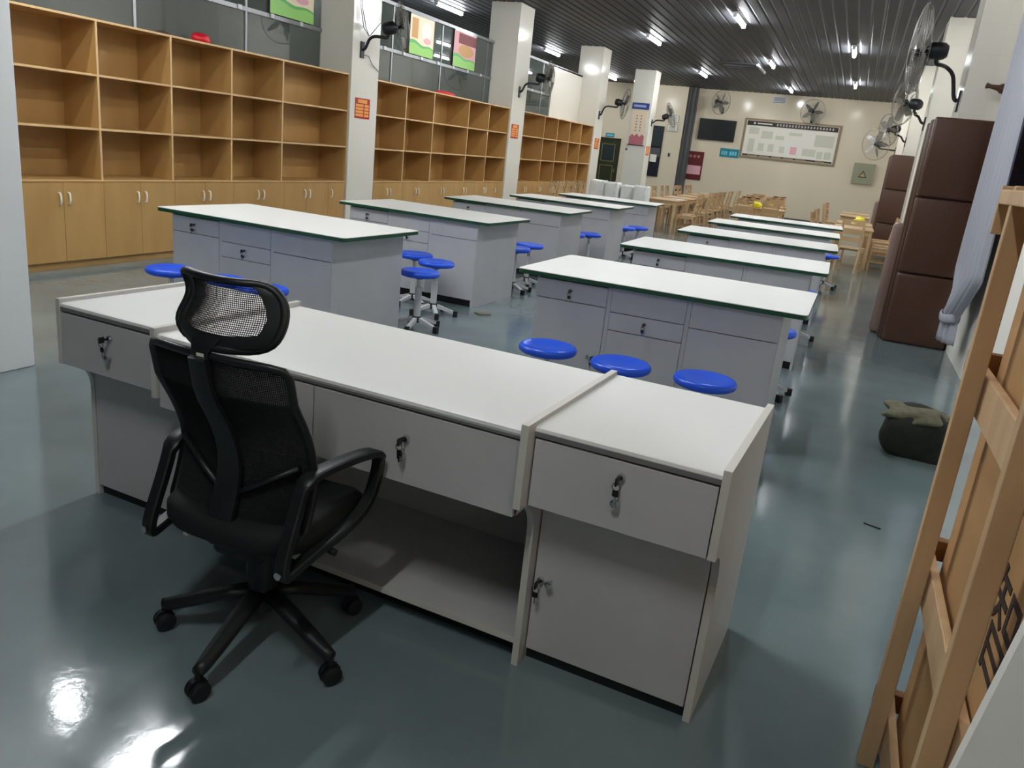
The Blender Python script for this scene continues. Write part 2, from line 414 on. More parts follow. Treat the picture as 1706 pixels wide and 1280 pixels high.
# ================================================================= CEILING LIGHTS
light0 = None
def lamp(x, y, label):
    global light0
    if light0 is None:
        t = thing('ceiling_light', label, 'ceiling light', (x, y, CZ - .012), 0, 'tube lights on the dark ceiling')
        bx(-.05, .05, -.6, .6, -.035, 0, bev=.006).build('housing', 'whitem', t)
        mb = MB()
        mb.tube([(0, -.58, -.062), (0, .58, -.062)], .032, 12)
        mb.build('tube', 'tube', t)
        for s in (-1, 1): bx(-.036, .036, s * .59 - .012, s * .59 + .012, -.095, -.02, bev=.004).build('end_cap', 'whitem', t)
        light0 = t
    else:
        t = copy_tree(light0); t.location = (x, y, CZ - .012); t['label'] = label
    return t
cols = {-1.95: ('row behind the glass partition', [2.9, 12.2, 18.6, 24.7]),
        1.85: ('second row from the left', [.3, 8.75, 15.16, 21.64]),
        4.2: ('third row from the left', [-.4, 5.9, 12.14, 18.25, 24.6]),
        6.2: ('right-hand row', [-4.8, 2.4, 8.9, 15.34, 21.8])}
ordn = ['nearest one', 'second nearest', 'third nearest', 'fourth nearest', 'fifth nearest', 'sixth nearest']
for x, (row, ys) in cols.items():
    for i, y in enumerate(ys):
        lamp(x, y, 'lit tube light on the dark ceiling, %s, %s' % (row, ordn[i]))
lamp(.6, -.15, 'lit white tube light on the ceiling near the white wall return')
# ceiling air vent
t = thing('ceiling_vent', 'dark slatted ceiling vent with bright end strip between the tube lights', 'vent', (3.3, 19.6, CZ - .012))
bx(-.5, .5, -.9, .9, -.03, 0).build('frame', 'ceil', t)
s = MB()
for k in range(3): s.box(-.45, .47, -.45 + k * .4, -.39 + k * .4, -.045, -.03)
s.build('slat', 'ceilg', t)
bx(.47, .52, -.9, .9, -.06, 0).build('end_strip', 'whitem', t)

# ================================================================= STORAGE SHELVES
ZC, Z1, Z2, Z3 = .846, 1.333, 1.827, 2.317
def hinge_handle(y, z=.675):
    mb = MB(); pts = [(.0, y, z - .055), (.022, y, z - .05), (.03, y, z - .02), (.03, y, z + .02), (.022, y, z + .05), (0, y, z + .055)]
    return mb.tube(pts, .0085, 8)
def shelving(ys, pairs, label, single=None):
    y0, y1 = ys[0], ys[-1]
    t = thing('storage_shelf', label, 'shelf unit', (0, y0, 0), 0, 'wooden wall shelf units along the left wall')
    def Y(v): return v - y0
    D = -.47; T = .018
    cc = MB()
    cc.box(D, 0, 0, T, 0, Z3); cc.box(D, 0, Y(y1) - T, Y(y1), 0, Z3); cc.box(D, 0, T, Y(y1) - T, Z3 - .02, Z3)
    cc.box(D, D + .01, T, Y(y1) - T, .08, Z3 - .02)
    cc.build('carcass', 'wood', t)
    MB().box(D, .004, T, Y(y1) - T, ZC - .022, ZC).build('counter_board', 'wood', t)
    bx(D + .02, -.03, T, Y(y1) - T, 0, .075).build('plinth', 'wood', t)
    for i in range(1, len(ys) - 1):
        bx(D + .01, 0, Y(ys[i]) - .011, Y(ys[i]) + .011, ZC, Z3 - .02).build('divider', 'wood', t)
        bx(0, .002, Y(ys[i]) - .011, Y(ys[i]) + .011, ZC, Z3 - .02).build('edge_strip', 'woode', t)
    for z in (Z1, Z2):
        for a, b in zip(ys, ys[1:]):
            bx(D + .01, -.004, Y(a) + .011, Y(b) - .011, z - .02, z).build('shelf_board', 'wood', t)
            bx(-.004, -.001, Y(a) + .011, Y(b) - .011, z - .02, z).build('edge_strip', 'woode', t)
    bx(0, .003, 0, Y(y1), Z3 - .02, Z3).build('edge_strip', 'woode', t)
    bx(.0045, .0065, 0, Y(y1), ZC - .012, ZC).build('edge_strip', 'woode', t)
    # doors in pairs around each handle pair
    ctr = pairs; edges = [y0 + T]
    for a, b in zip(ctr, ctr[1:]): edges.append((a + b) / 2)
    edges.append(single - .42 if single else y1 - T)
    if single: edges.append(y1 - T)
    for i, cy in enumerate(ctr):
        a, b = edges[i], edges[i + 1]
        for k, (p, q) in enumerate(((a, cy), (cy, b))):
            d = bx(-.002, .014, Y(p) + .002, Y(q) - .002, .08, ZC - .026, bev=.0015).build('door', 'wood', t)
            hy = Y(cy) + (-.05 if k == 0 else .05)
            h = hinge_handle(hy); o = h.build('handle', 'satin', d, smooth=True); o.location = (.014, 0, 0)
    if single:
        d = bx(-.002, .014, Y(edges[-2]) + .002, Y(edges[-1]) - .002, .08, ZC - .026, bev=.0015).build('door', 'wood', t)
        o = hinge_handle(Y(edges[-2]) + .06).build('handle', 'satin', d, smooth=True); o.location = (.014, 0, 0)
    return t
shelving([.62, 1.552, 2.462, 3.369, 4.284, 5.713], [1.1, 2.01, 2.93, 3.86, 4.8], 'tan wooden wall shelf unit nearest the camera, beside the white wall return', 5.72)
shelving([6.429, 7.325, 8.252, 9.605, 10.505, 11.481], [6.89, 7.8, 8.71, 9.62, 10.52], 'tan wooden wall shelf unit in the middle, between two tiled pillars', 11.4)
shelving([12.242, 13.561, 14.463, 15.357, 16.278, 17.239], [12.7, 13.6, 14.5, 15.4, 16.3], 'tan wooden wall shelf unit farthest from the camera, behind the row of wooden chairs', 17.2)
# red bundle on top of the nearest shelf
def blob(name, mt, loc, r, amp=.08, seed=1, parent=None, sq=1., sub=3, flat=True):
    bm = bmesh.new(); bmesh.ops.create_icosphere(bm, subdivisions=sub, radius=1)
    rnd = random.Random(seed); ph = [(rnd.uniform(1, 4), rnd.uniform(0, 6), Vector((rnd.uniform(-1, 1), rnd.uniform(-1, 1), rnd.uniform(-1, 1))).normalized()) for _ in range(9)]
    for v in bm.verts:
        n = v.co.normalized(); k = 1 + amp * sum(math.sin(a * 2.2 * n.dot(d) + b) for a, b, d in ph) / 3
        q_ = (abs(n.x) ** sq + abs(n.y) ** sq + abs(n.z) ** sq) ** (-1 / sq) if sq > 1 else 1.; k *= q_
        v.co = Vector((n.x * r[0] * k, n.y * r[1] * k, n.z * r[2] * k))
        if flat and v.co.z < -r[2] * .75: v.co.z = -r[2] * .75
    mb = MB(); mb.bm.free(); mb.bm = bm
    for v in bm.verts: v.co.z += r[2] * .75
    return mb.build(name, mt, parent, smooth=True, loc=loc)
o = blob('red_bundle', 'redbag', (-.22, 3.12, Z3), (.10, .12, .065)); tag(o, 'small red bundle lying on top of the nearest wooden shelf unit', 'bundle')
o = blob('red_bundle', 'redbag', (-.2, 9.0, Z3), (.1, .35, .04)); tag(o, 'flat red bundle lying on top of the middle wooden shelf unit', 'bundle')

# hanging posters behind the glass
def poster(y0, y1, z0, z1, style, label):
    t = thing('hanging_poster', label, 'poster', (-.46, (y0 + y1) / 2, z0), 0, 'green edged posters above the shelf units')
    wdt = (y1 - y0) / 2; h = z1 - z0
    bx(-.012, -.008, -wdt, wdt, 0, h).build('sheet', 'cream' if style == 0 else 'pink', t)
    # wavy green foot
    n = 14; pts = [(-wdt, 0), (wdt, 0)] + [(wdt - 2 * wdt * k / n, h * (.2 + .08 * k / n + .03 * math.sin(k * .7))) for k in range(n + 1)]
    MB().prism(pts, -.008, -.006, 'x').build('green_print', 'lgreen', t)
    pts = [(wdt - 2 * wdt * k / n, h * (.2 + .08 * k / n + .03 * math.sin(k * .7))) for k in range(n + 1)]
    pts2 = [(a, b + h * (.04 + .05 * k / n)) for k, (a, b) in enumerate(pts)]
    MB().prism(pts + pts2[::-1], -.008, -.005, 'x').build('green_print', 'dgreen', t)
    if style == 0:
        bx(-.008, -.006, -wdt * .85, -wdt * .35, h * .42, h * .93).build('panel_print', 'porange', t)
        MB().prism([(wdt * (.35 + .42 * math.cos(a)), h * (.66 + .26 * math.sin(a))) for a in [2 * PI * k / 18 for k in range(18)]], -.008, -.006, 'x').build('portrait_print', 'paper', t)
        MB().prism([(wdt * (.45 + .3 * math.cos(a)), h * (.42 + .08 * math.sin(a))) for a in [2 * PI * k / 18 for k in range(18)]], -.008, -.0055, 'x').build('portrait_print', 'pink', t)
    else:
        bx(-.008, -.0065, -wdt * .6, wdt, h * .68, h * .97).build('panel_print', 'pred', t)
        MB().prism([(wdt * (.1 + .7 * math.cos(a)), h * (.5 + .18 * math.sin(a))) for a in [2 * PI * k / 18 for k in range(18)]], -.008, -.006, 'x').build('picture_print', 'porange', t)
    bx(-.014, -.004, -wdt, wdt, h, h + .02).build('top_rail', 'alu', t)
poster(4.59, 5.49, 2.89, 3.5, 0, 'green edged poster hanging over the nearest shelf unit beside the first pillar')
poster(6.6, 7.15, 2.93, 3.5, 0, 'narrow green edged poster behind the fan on the first left pillar')
poster(8.1, 8.92, 2.89, 3.5, 0, 'green edged poster with white portrait above the middle shelf unit')
poster(9.7, 10.62, 2.89, 3.5, 1, 'green edged poster with dark red upper part above the middle shelf unit')
poster(12.5, 13.2, 2.85, 3.4, 0, 'green edged poster above the farthest shelf unit behind the second left pillar fan')
# red and gold notices on the pillars
def notice(y0, y1, label, x=.03):
    t = thing('wall_notice', label, 'notice', (x, (y0 + y1) / 2, 1.735), 0, 'red notices on the left pillars'); w_ = (y1 - y0) / 2
    bx(.0, .006, -w_, w_, 0, .28, bev=.001).build('board', 'red', t)
    p = MB(); p.box(.006, .0075, -w_ * .66, w_ * .6, .212, .262)
    for k in range(4):
        p.box(.006, .0075, -w_ * .93, w_ * .1, .028 + k * .045, .028 + k * .045 + .034)
        p.box(.006, .0075, w_ * .25, w_ * .85, .028 + k * .045, .028 + k * .045 + .034)
    p.build('printed_panel', 'gold', t)
notice(5.84, 6.22, 'red notice with orange text panels on the first left pillar')
notice(11.58, 11.96, 'red notice with orange text panels on the second left pillar')
notice(17.42, 17.8, 'red notice with orange text panels on the third left pillar')
notice(22.1, 22.5, 'red notice with orange text panels on the fourth left pillar', .33)

# ================================================================= WALL FANS
def fan(base, wall_n, hub, face, R, label, wires=36, blades=5):
    """base: bracket on the wall, hub: centre of the blades, face: blowing direction"""
    t = thing('wall_fan', label, 'fan', base, 0, 'black wall fans'); B = Vector(base); H = Vector(hub) - B; F = Vector(face).normalized(); n = Vector(wall_n)
    A = aim((0, 0, 0), n)
    MB().box(-.045, .045, -.11, .11, 0, .02, bev=.006, mx=A).build('bracket', 'fan', t)
    back = H - F * .19
    neck = back + Vector((0, 0, -.13))
    h_ = neck - n * neck.dot(n); out = neck.dot(n)
    pts = [n * .02, n * .06 + Vector((0, 0, .02)), n * .09 + Vector((0, 0, neck.z * .45)), n * .12 + Vector((0, 0, neck.z * .8)), n * .2 + Vector((0, 0, neck.z)), neck * .7 + n * out * .1 + Vector((0, 0, neck.z * .3)), neck, back]
    for _ in range(2):
        Q = [pts[0]]
        for a_, b_ in zip(pts, pts[1:]): Q += [a_ * .75 + b_ * .25, a_ * .25 + b_ * .75]
        pts = Q + [pts[-1]]
    MB().tube(pts, .021, 10).build('arm', 'fan', t, smooth=True)
    G = aim(back, F)
    MB().lathe([(0, -.10), (.06, -.095), (.085, -.06), (.09, .0), (.085, .07), (.06, .1), (.03, .12), (.02, .19)], 20, mx=G).build('motor', 'fan', t, smooth=True)
    Hm = aim(H, F)
    MB().lathe([(0, .03), (.05, .025), (.06, 0), (.055, -.03), (0, -.035)], 16, mx=Hm).build('hub', 'fan', t, smooth=True)
    for k in range(blades):
        a = 2 * PI * k / blades
        def bl(u, v, a=a):
            r = .05 + (R * .86 - .05) * u; wd = (.35 + .65 * math.sin(PI * min(1, .15 + .8 * u))) * R * .30
            th = (v - .5) * wd / max(r, .12) * 1.0
            zz = (v - .5) * .07
            return (r * math.cos(a + th), r * math.sin(a + th), zz)
        MB().grid(bl, 6, 4, mx=Hm).build('blade', 'blade', t, smooth=True)
    gd = MB()
    def ring(rr, zz, th):
        gd.tube([(rr * math.cos(2 * PI * k / 40), rr * math.sin(2 * PI * k / 40), zz) for k in range(40)], th, 5, closed=True, mx=Hm)
    ring(R, 0, .006); ring(R * .99, .02, .004); ring(R * .55, .075, .0025); ring(R * .55, -.085, .0025); ring(R * .16, .09, .004); ring(R * .2, -.1, .004)
    for k in range(wires):
        a = 2 * PI * k / wires; ca, sa = math.cos(a), math.sin(a)
        for sgn in (1, -1):
            gd.tube([(R * .15 * ca, R * .15 * sa, .09 * sgn), (R * .6 * ca, R * .6 * sa, .075 * sgn), (R * .92 * ca, R * .92 * sa, .04 * sgn), (R * ca, R * sa, 0)], .0016, 3, mx=Hm)
    gd.build('guard', 'wire', t, smooth=True)
    return t
fan((.03, 5.95, 2.66), (1, 0, 0), (.52, 6.2, 3.02), (.8, .55, .2), .33, 'black wall fan on the first left pillar with cable loops above it')
fan((.03, 11.8, 2.66), (1, 0, 0), (.55, 12.1, 2.98), (.85, .5, 0), .36, 'black wall fan on the second left pillar')
fan((.03, 17.5, 2.62), (1, 0, 0), (.62, 17.85, 2.98), (.88, .45, -.1), .4, 'black wall fan on the third left pillar')
fan((.33, 22.3, 2.75), (1, 0, 0), (.85, 22.6, 3.05), (.85, .35, .35), .4, 'black wall fan on the fourth left pillar')
fan((7.68, 6.0, 2.55), (-1, 0, 0), (7.16, 5.8, 3.02), (-1, -.05, 0), .46, 'large black wall fan on the right pillar above the nearest leather sofa', 60)
fan((7.68, 11.45, 2.66), (-1, 0, 0), (7.3, 11.2, 2.95), (-.85, .5, .1), .36, 'black wall fan on the second right pillar')
fan((7.68, 17.35, 2.62), (-1, 0, 0), (7.25, 17.2, 2.85), (-.8, -.5, -.2), .36, 'black wall fan on the third right pillar')
fan((7.68, 23.15, 2.62), (-1, 0, 0), (7.1, 22.9, 2.75), (-.55, -.8, -.1), .46, 'black wall fan with dark blades on the farthest right pillar')
fan((4.9, BY, 3.5), (0, -1, 0), (4.9, BY - .5, 3.78), (.35, -.85, -.2), .42, 'black wall fan on the far wall above the long notice board')
fan((1.75, BY, 3.6), (0, -1, 0), (1.72, BY - .45, 3.85), (.75, -.6, -.1), .42, 'black wall fan on the far wall above the television')
# power cables on the first left pillar
cb = MB()
for dy, rr in ((0, .09), (.06, .16)):
    cb.tube([(.04, 5.93 + dy, 4.3), (.05, 5.9 + dy, 3.7), (.06, 5.86 + dy - rr * .4, 3.25), (.08, 5.9 + dy, 2.95), (.1, 6.02, 2.85), (.12, 6.12, 2.95), (.2, 6.14, 3.05)], .006, 6)
cb.tube([(.04, 5.98, 2.6), (.05, 6.1, 2.6), (.05, 6.2, 2.5), (.04, 6.4, 2.42)], .005, 6)
tag(cb.build('power_cable', 'duct', smooth=True), 'grey cable loops hanging down the first left pillar to the fan', 'cable')

# ================================================================= BACK WALL ITEMS
YW = BY
# notice board: slightly leaning parallelogram in the photo is only the camera roll
t = thing('notice_board', 'long framed white notice board with dark lettered header on the far wall', 'notice board', (4.28, YW, 2.05))
bx(-1.65, 1.65, -.05, 0, 0, 1.38, bev=.01).build('frame', 'brownf', t)
bx(-1.58, 1.58, -.056, -.05, .07, 1.31).build('sheet', 'paper', t)
bx(-1.56, 1.56, -.060, -.056, 1.14, 1.30).build('header', 'brownh', t)
h = MB(); rnd = random.Random(3)
for k in range(19):
    cx_ = -.5 + k * .105
    h.box(cx_ - .035, cx_ + .035, -.063, -.060, 1.215, 1.228); h.box(cx_ - .006, cx_ + .006, -.063, -.060, 1.18, 1.265); h.box(cx_ - .03, cx_ + .03, -.063, -.060, 1.185 + .01 * rnd.random(), 1.198); h.box(cx_ - .025, cx_ + .028, -.063, -.06, 1.245, 1.255)
h.box(-1.2, -.68, -.062, -.06, 1.2, 1.24)
h.lathe([(0, 0), (.035, 0), (.035, .003), (0, .003)], 16, mx=aim((-1.3, -.060, 1.22), (0, -1, 0)))
h.build('lettering', 'paper', t)
ft = MB()
ft.box(-1.56, 1.56, -.060, -.056, .08, .14); ft.build('footer', 'brownh', t)
pn = MB()
for k in range(5): pn.box(-1.36 + k * .42, -1.02 + k * .42, -.063, -.060, .09, .125)
pn.box(1.0, 1.0 + .3, -.063, -.06, .09, .12); pn.build('footer_label', 'brownf', t)
pale = mat('pale_sheet', (205, 204, 186), .6)
for (a, b, c_, d) in ((-1.45, -1.1, .85, 1.08), (-1.0, -.6, .72, .98), (-.5, -.2, .72, .86), (-.05, .4, .9, 1.0), (-1.42, -1.2, .22, .68), (-1.05, -.85, .28, .55), (-.7, -.5, .28, .55), (-.3, -.12, .28, .5), (.5, .95, .25, .5), (1.0, 1.2, .2, .45), (1.25, 1.48, .2, .45), (.85, 1.5, .6, 1.0)):
    bx(a, b, -.059, -.056, c_, d).build('pasted_sheet', pale, t)
bx(.08, .3, -.061, -.056, .26, .52).build('pink_sheet', 'pink', t)
# television
t = thing('television', 'black flat television mounted high on the far wall', 'television', (1.67, YW, 2.54))
bx(-.67, .67, -.09, -.02, 0, .74, bev=.012).build('casing', 'blackp', t)
bx(-.64, .64, -.094, -.088, .04, .71).build('screen', 'screen', t)
bx(-.2, .2, -.03, -.006, .2, .5).build('bracket', 'fan', t)
# teal sign
t = thing('wall_sign', 'small teal sign with pale panels beside the long notice board', 'sign', (2.25, YW, 2.0))
bx(-.34, .34, -.02, 0, 0, .3, bev=.004).build('board', 'teal', t)
p = MB()
for a, b in ((-.29, -.06), (.0, .28)):
    for k in range(3): p.box(a + (b - a) * k / 3 + .01, a + (b - a) * (k + 1) / 3 - .012, -.024, -.02, .07, .21)
p.build('printed_panel', 'tealp', t)
# red board
t = thing('wall_board', 'dark red board with a pale pink sheet on the far wall below the television', 'board', (1.0, YW, 1.06))
bx(-.35, .35, -.03, 0, 0, 1.03, bev=.006).build('board', 'maroon', t)
l = MB()
for k in range(3):
    cx_ = -.13 + k * .15
    l.box(cx_ - .05, cx_ + .05, -.034, -.03, .87, .885); l.box(cx_ - .05, cx_ + .05, -.034, -.03, .82, .832); l.box(cx_ - .008, cx_ + .008, -.034, -.03, .80, .91); l.box(cx_ - .05, cx_ - .035, -.034, -.03, .8, .9)
l.build('lettering', 'pink', t)
bx(-.24, .3, -.036, -.03, .2, .52).build('pink_sheet', 'pink', t)
# small sign above the green door
t = thing('wall_sign', 'tiny teal and white sign above the dark green door', 'sign', (-2.38, YW, 2.3))
bx(-.17, .17, -.02, 0, 0, .14).build('board', 'teal', t); bx(-.14, .14, -.023, -.02, .03, .11).build('printed_panel', 'tealp', t)
# electric box with warning triangle
t = thing('electric_box', 'grey green electric box with a warning triangle on the far wall', 'electric box', (6.93, YW, 1.56))
bx(-.34, .34, -.12, 0, 0, .7, bev=.01).build('casing', 'boxg', t)
MB().prism([(-.14, .22), (.14, .22), (0, .46)], -.126, -.12, 'y').build('warning_triangle', 'ink', t)
MB().prism([(-.09, .25), (.09, .25), (0, .405)], -.130, -.126, 'y').build('warning_triangle_field', mat('faded_yellow', (190, 176, 120), .6), t)
MB().prism([(.012, .375), (-.018, .32), (.002, .32), (-.012, .265), (.022, .33), (.002, .33)], -.133, -.13, 'y').build('warning_bolt', 'ink', t)
# two small framed sheets on the bay
for z in (3.02, 2.7):
    t = thing('wall_notice', 'small framed white notice on the far wall bay, %s of two' % ('upper' if z > 3 else 'lower'), 'notice', (.06, YB, z))
    bx(-.2, .2, -.02, 0, 0, .26).build('frame', 'beam', t); bx(-.18, .18, -.024, -.02, .02, .24).build('sheet', 'paper', t)
    q = MB()
    for k in range(4): q.box(-.14, .12, -.026, -.024, .05 + .045 * k, .062 + .045 * k)
    q.build('text_line', 'duct', t)
t = thing('wall_switch', 'small dark switch on the far wall bay under the framed notices', 'switch', (.08, YB, 1.8)); bx(-.04, .04, -.02, 0, 0, .13).build('plate', 'duct', t); bx(-.02, .02, -.03, -.02, .03, .08).build('rocker', 'blackp', t)
# plate over the TV wall: small white rectangle near ceiling
t = thing('wall_vent', 'pale rectangular vent high on the far wall under the ceiling', 'vent', (3.68, YW, 3.98)); bx(-.24, .24, -.04, 0, 0, .26, bev=.004).build('frame', 'whitem', t)
q = MB()
for k in range(4): q.box(-.2, .2, -.045, -.04, .04 + .05 * k, .06 + .05 * k)
q.build('slat', 'duct', t)
# blue sign and pink poster on the 4th left pillar
YP = 22.0
t = thing('wall_sign', 'blue sign high on the fourth left pillar', 'sign', (-.02, YP, 3.12)); bx(-.28, .28, -.02, 0, 0, .19, bev=.003).build('board', 'navy', t); bx(-.22, .18, -.023, -.02, .06, .13).build('lettering', mat('pale_blue_print', (150, 165, 215), .5), t)
t = thing('wall_poster', 'cream and pink poster on the fourth left pillar under the blue sign', 'poster', (-.02, YP, 2.0))
bx(-.25, .25, -.008, 0, .02, 1.1).build('sheet', 'cream', t)
q = MB(); rnd = random.Random(5)
pts = [(-.24, .03), (.24, .03), (.24, .3), (.16, .36), (.08, .27), (0, .38), (-.08, .29), (-.16, .35), (-.24, .26)]
q.prism(pts, -.011, -.008, 'y').build('picture_print', mat('rose_print', (190, 110, 120), .6), t)
q = MB()
for cx_ in (-.07, .07):
    for k in range(6): q.box(cx_ - .02, cx_ + .02, -.011, -.008, .45 + k * .09, .49 + k * .09)
q.build('lettering', 'brownf', t); bx(-.27, .27, -.02, 0, 0, .025).build('bottom_rail', 'fan', t)
t = thing('wall_sensor', 'small grey round sensor on the fourth left pillar below the poster', 'sensor', (-.3, YP, 1.86)); MB().lathe([(0, 0), (.035, 0), (.035, .02), (0, .03)], 14, mx=aim((0, 0, 0), (0, -1, 0))).build('housing', 'duct', t); MB().lathe([(0, .03), (.012, .028), (0, .034)], 8, mx=aim((0, 0, 0), (0, -1, 0))).build('lens', 'blackp', t)

# ================================================================= LAB TABLES
TW = .879; TD = 1.0225; TH = .858
def lock(x, y, z, parent, key=True, n=(0, -1, 0), knob=None):
    A = aim((x, y, z), n)
    MB().lathe([(0, 0), (.012, 0), (.012, .006), (.009, .012), (0, .012)], 14, mx=A).build('lock', 'chrome', parent, smooth='auto')
    if key:
        k = MB(); k.box(-.0015, .0015, -.004, .004, .01, .028, mx=A)
        k.box(-.003, .003, -.012, .012, .026, .05, bev=.002, mx=A)
        k.build('key', 'blackp', parent)
        kr = MB()  # second key hanging from the ring
        kr.tube([(.0 + .011 * math.cos(a), -.016 + .011 * math.sin(a), .04) for a in [2 * PI * i / 14 for i in range(14)]], .0012, 5, closed=True, mx=A)
        kr.box(-.009, .009, -.046, -.027, .034, .039, bev=.003, mx=A)
        kr.build('key', 'blackp', parent)
        MB().box(-.003, .003, -.066, -.046, .035, .037, mx=A).build('key_blade', 'chrome', parent)
    if knob:
        K = aim((x + knob[0], y, z + knob[1]), n)
        MB().lathe([(0, 0), (.006, 0), (.0045, .01), (.006, .016), (.012, .02), (.012, .026), (.006, .029), (0, .0295)], 16, mx=K).build('knob', 'chrome', parent, smooth='auto')
def lab_table(label):
    t = thing('lab_table', label, 'lab table', (0, 0, 0), 0, 'white lab tables with green edges in two rows')
    r = .035
    def rr(w, d0, d1, rad):
        P = []
        for cx_, cy, a0 in ((w - rad, d1 - rad, 0), (-w + rad, d1 - rad, 90), (-w + rad, d0 + rad, 180), (w - rad, d0 + rad, 270)):
            for k in range(4): a = math.radians(a0 + 30 * k); P.append((cx_ + rad * math.cos(a), cy + rad * math.sin(a)))
        return P
    top = MB().prism(rr(TW, 0, TD, r), TH - .004, TH, 'z').build('tabletop', 'top', t)
    MB().prism(rr(TW - .0005, .0005, TD - .0005, r), TH - .03, TH - .004, 'z').build('edge_band', 'green', top)
    X0, X1, Y0, Y1 = -.752, .752, .04, TD - .04
    b = MB(); b.box(X0, X1, Y0 + .018, Y1, .07, TH - .03)
    b.build('carcass', 'grey', t)
    for xx in (X0, -.27, .22, X1): bx(xx - .013 if xx > X0 else xx, xx + .013 if xx < X1 else xx, Y0 + .004, Y0 + .018, .07, TH - .03).build('front_post', 'grey', t)
    bx(X0 + .02, X1 - .02, Y0 + .05, Y1 - .05, 0, .07).build('plinth', 'blackp', t)
    bx(X0, X0 + .02, Y0, Y1, .0, .07).build('side_foot', 'grey', t); bx(X1 - .02, X1, Y0, Y1, .0, .07).build('side_foot', 'grey', t)
    bx(X0 + .01, X1 - .01, Y0 + .016, Y0 + .0185, .075, TH - .032).build('shadow_gap', 'seam', t)
    def front(name, a, b_, z0, z1, **k):
        o = bx(a, b_, Y0, Y0 + .016, z0, z1, bev=.0012).build(name, 'grey', t)
        return o
    c1, c2, c3 = (X0 + .005, -.285), (-.255, .205), (.235, X1 - .005)
    d = front('drawer', *c1, .697, .815); lock(-.52, Y0, .762, d, knob=None); MB().lathe([(0, 0), (.006, 0), (.006, .014), (.012, .018), (.012, .026), (0, .028)], 14, mx=aim((-.52, Y0, .722), (0, -1, 0))).build('knob', 'chrome', d, smooth='auto')
    d = front('door', *c1, .075, .692); lock(-.325, Y0, .37, d, knob=(-.03, 0))
    front('front_panel', *c2, .678, .826)
    d = front('drawer', *c2, .565, .673); lock(-.03, Y0, .635, d); MB().lathe([(0, 0), (.006, 0), (.006, .014), (.012, .018), (.012, .026), (0, .028)], 14, mx=aim((-.03, Y0, .592), (0, -1, 0))).build('knob', 'chrome', d, smooth='auto')
    front('front_panel', *c2, .075, .56)
    front('front_panel', *c3, .667, .826)
    front('front_panel', *c3, .075, .662)
    return t
rows = ['first', 'second', 'third', 'fourth', 'fifth']
tab = {'r': [(5.903 - .031, .3065, .8483 - 1.2352), (5.9052, 2.6048, .9235), (5.9277, 5.0103, 1.7), (5.9031, 7.2248, 1.5), (5.907, 9.4065, 2.03)],
       'l': [(2.8047, .3461, -1.2353), (2.8242, 2.7175, -1.808), (2.778, 5.201, 1.17), (2.797, 7.343, .915), (2.876, 9.427, 3.66)]}
tproto = lab_table('')
first = True
for sname, sk in (('right', 'r'), ('left', 'l')):
    for i, (x, y, a) in enumerate(tab[sk]):
        o = tproto if first else copy_tree(tproto); first = False
        o.location = (x, y, 0); o.rotation_euler = (0, 0, math.radians(a))
        o['label'] = 'white green-edged lab table, %s in the %s row counted from the teacher desk' % (rows[i], sname)

# ================================================================= STOOLS
def stool():
    t = thing('lab_stool', '', 'stool', (0, 0, 0), 0, 'blue round stools around the lab tables')
    MB().lathe([(0, .492), (.05, .494), (.11, .502), (.145, .507), (.160, .503), (.169, .492), (.171, .480), (.166, .466), (.154, .458), (.12, .455), (0, .455)], 36).build('seat', 'blue', t, smooth=True)
    MB().lathe([(0, .456), (.055, .455), (.05, .443), (.028, .43), (.0, .43)], 18).build('seat_plate', 'duct', t, smooth='auto')
    MB().lathe([(0, .445), (.018, .445), (.018, .28), (0, .28)], 16).build('gas_rod', 'chrome', t, smooth='auto')
    MB().lathe([(0, .36), (.029, .36), (.029, .08), (0, .08)], 18).build('column', 'whitem', t, smooth='auto')
    MB().lathe([(0, .115), (.036, .113), (.042, .1), (.04, .06), (0, .06)], 18).build('hub', 'blackp', t, smooth='auto')
    for k in range(5):
        A = Matrix.Rotation(2 * PI * k / 5, 4, 'Z')
        lg = MB(); lg.prism([(.03, .105), (.03, .07), (.205, .028), (.205, .052)], -.017, .017, 'y', mx=A); o = lg.build('leg', 'whitem', t)
        MB().box(.19, .235, -.018, .018, .0, .058, bev=.006, mx=A).build('foot', 'blackp', o)
    return t
sp = stool(); firsts = True
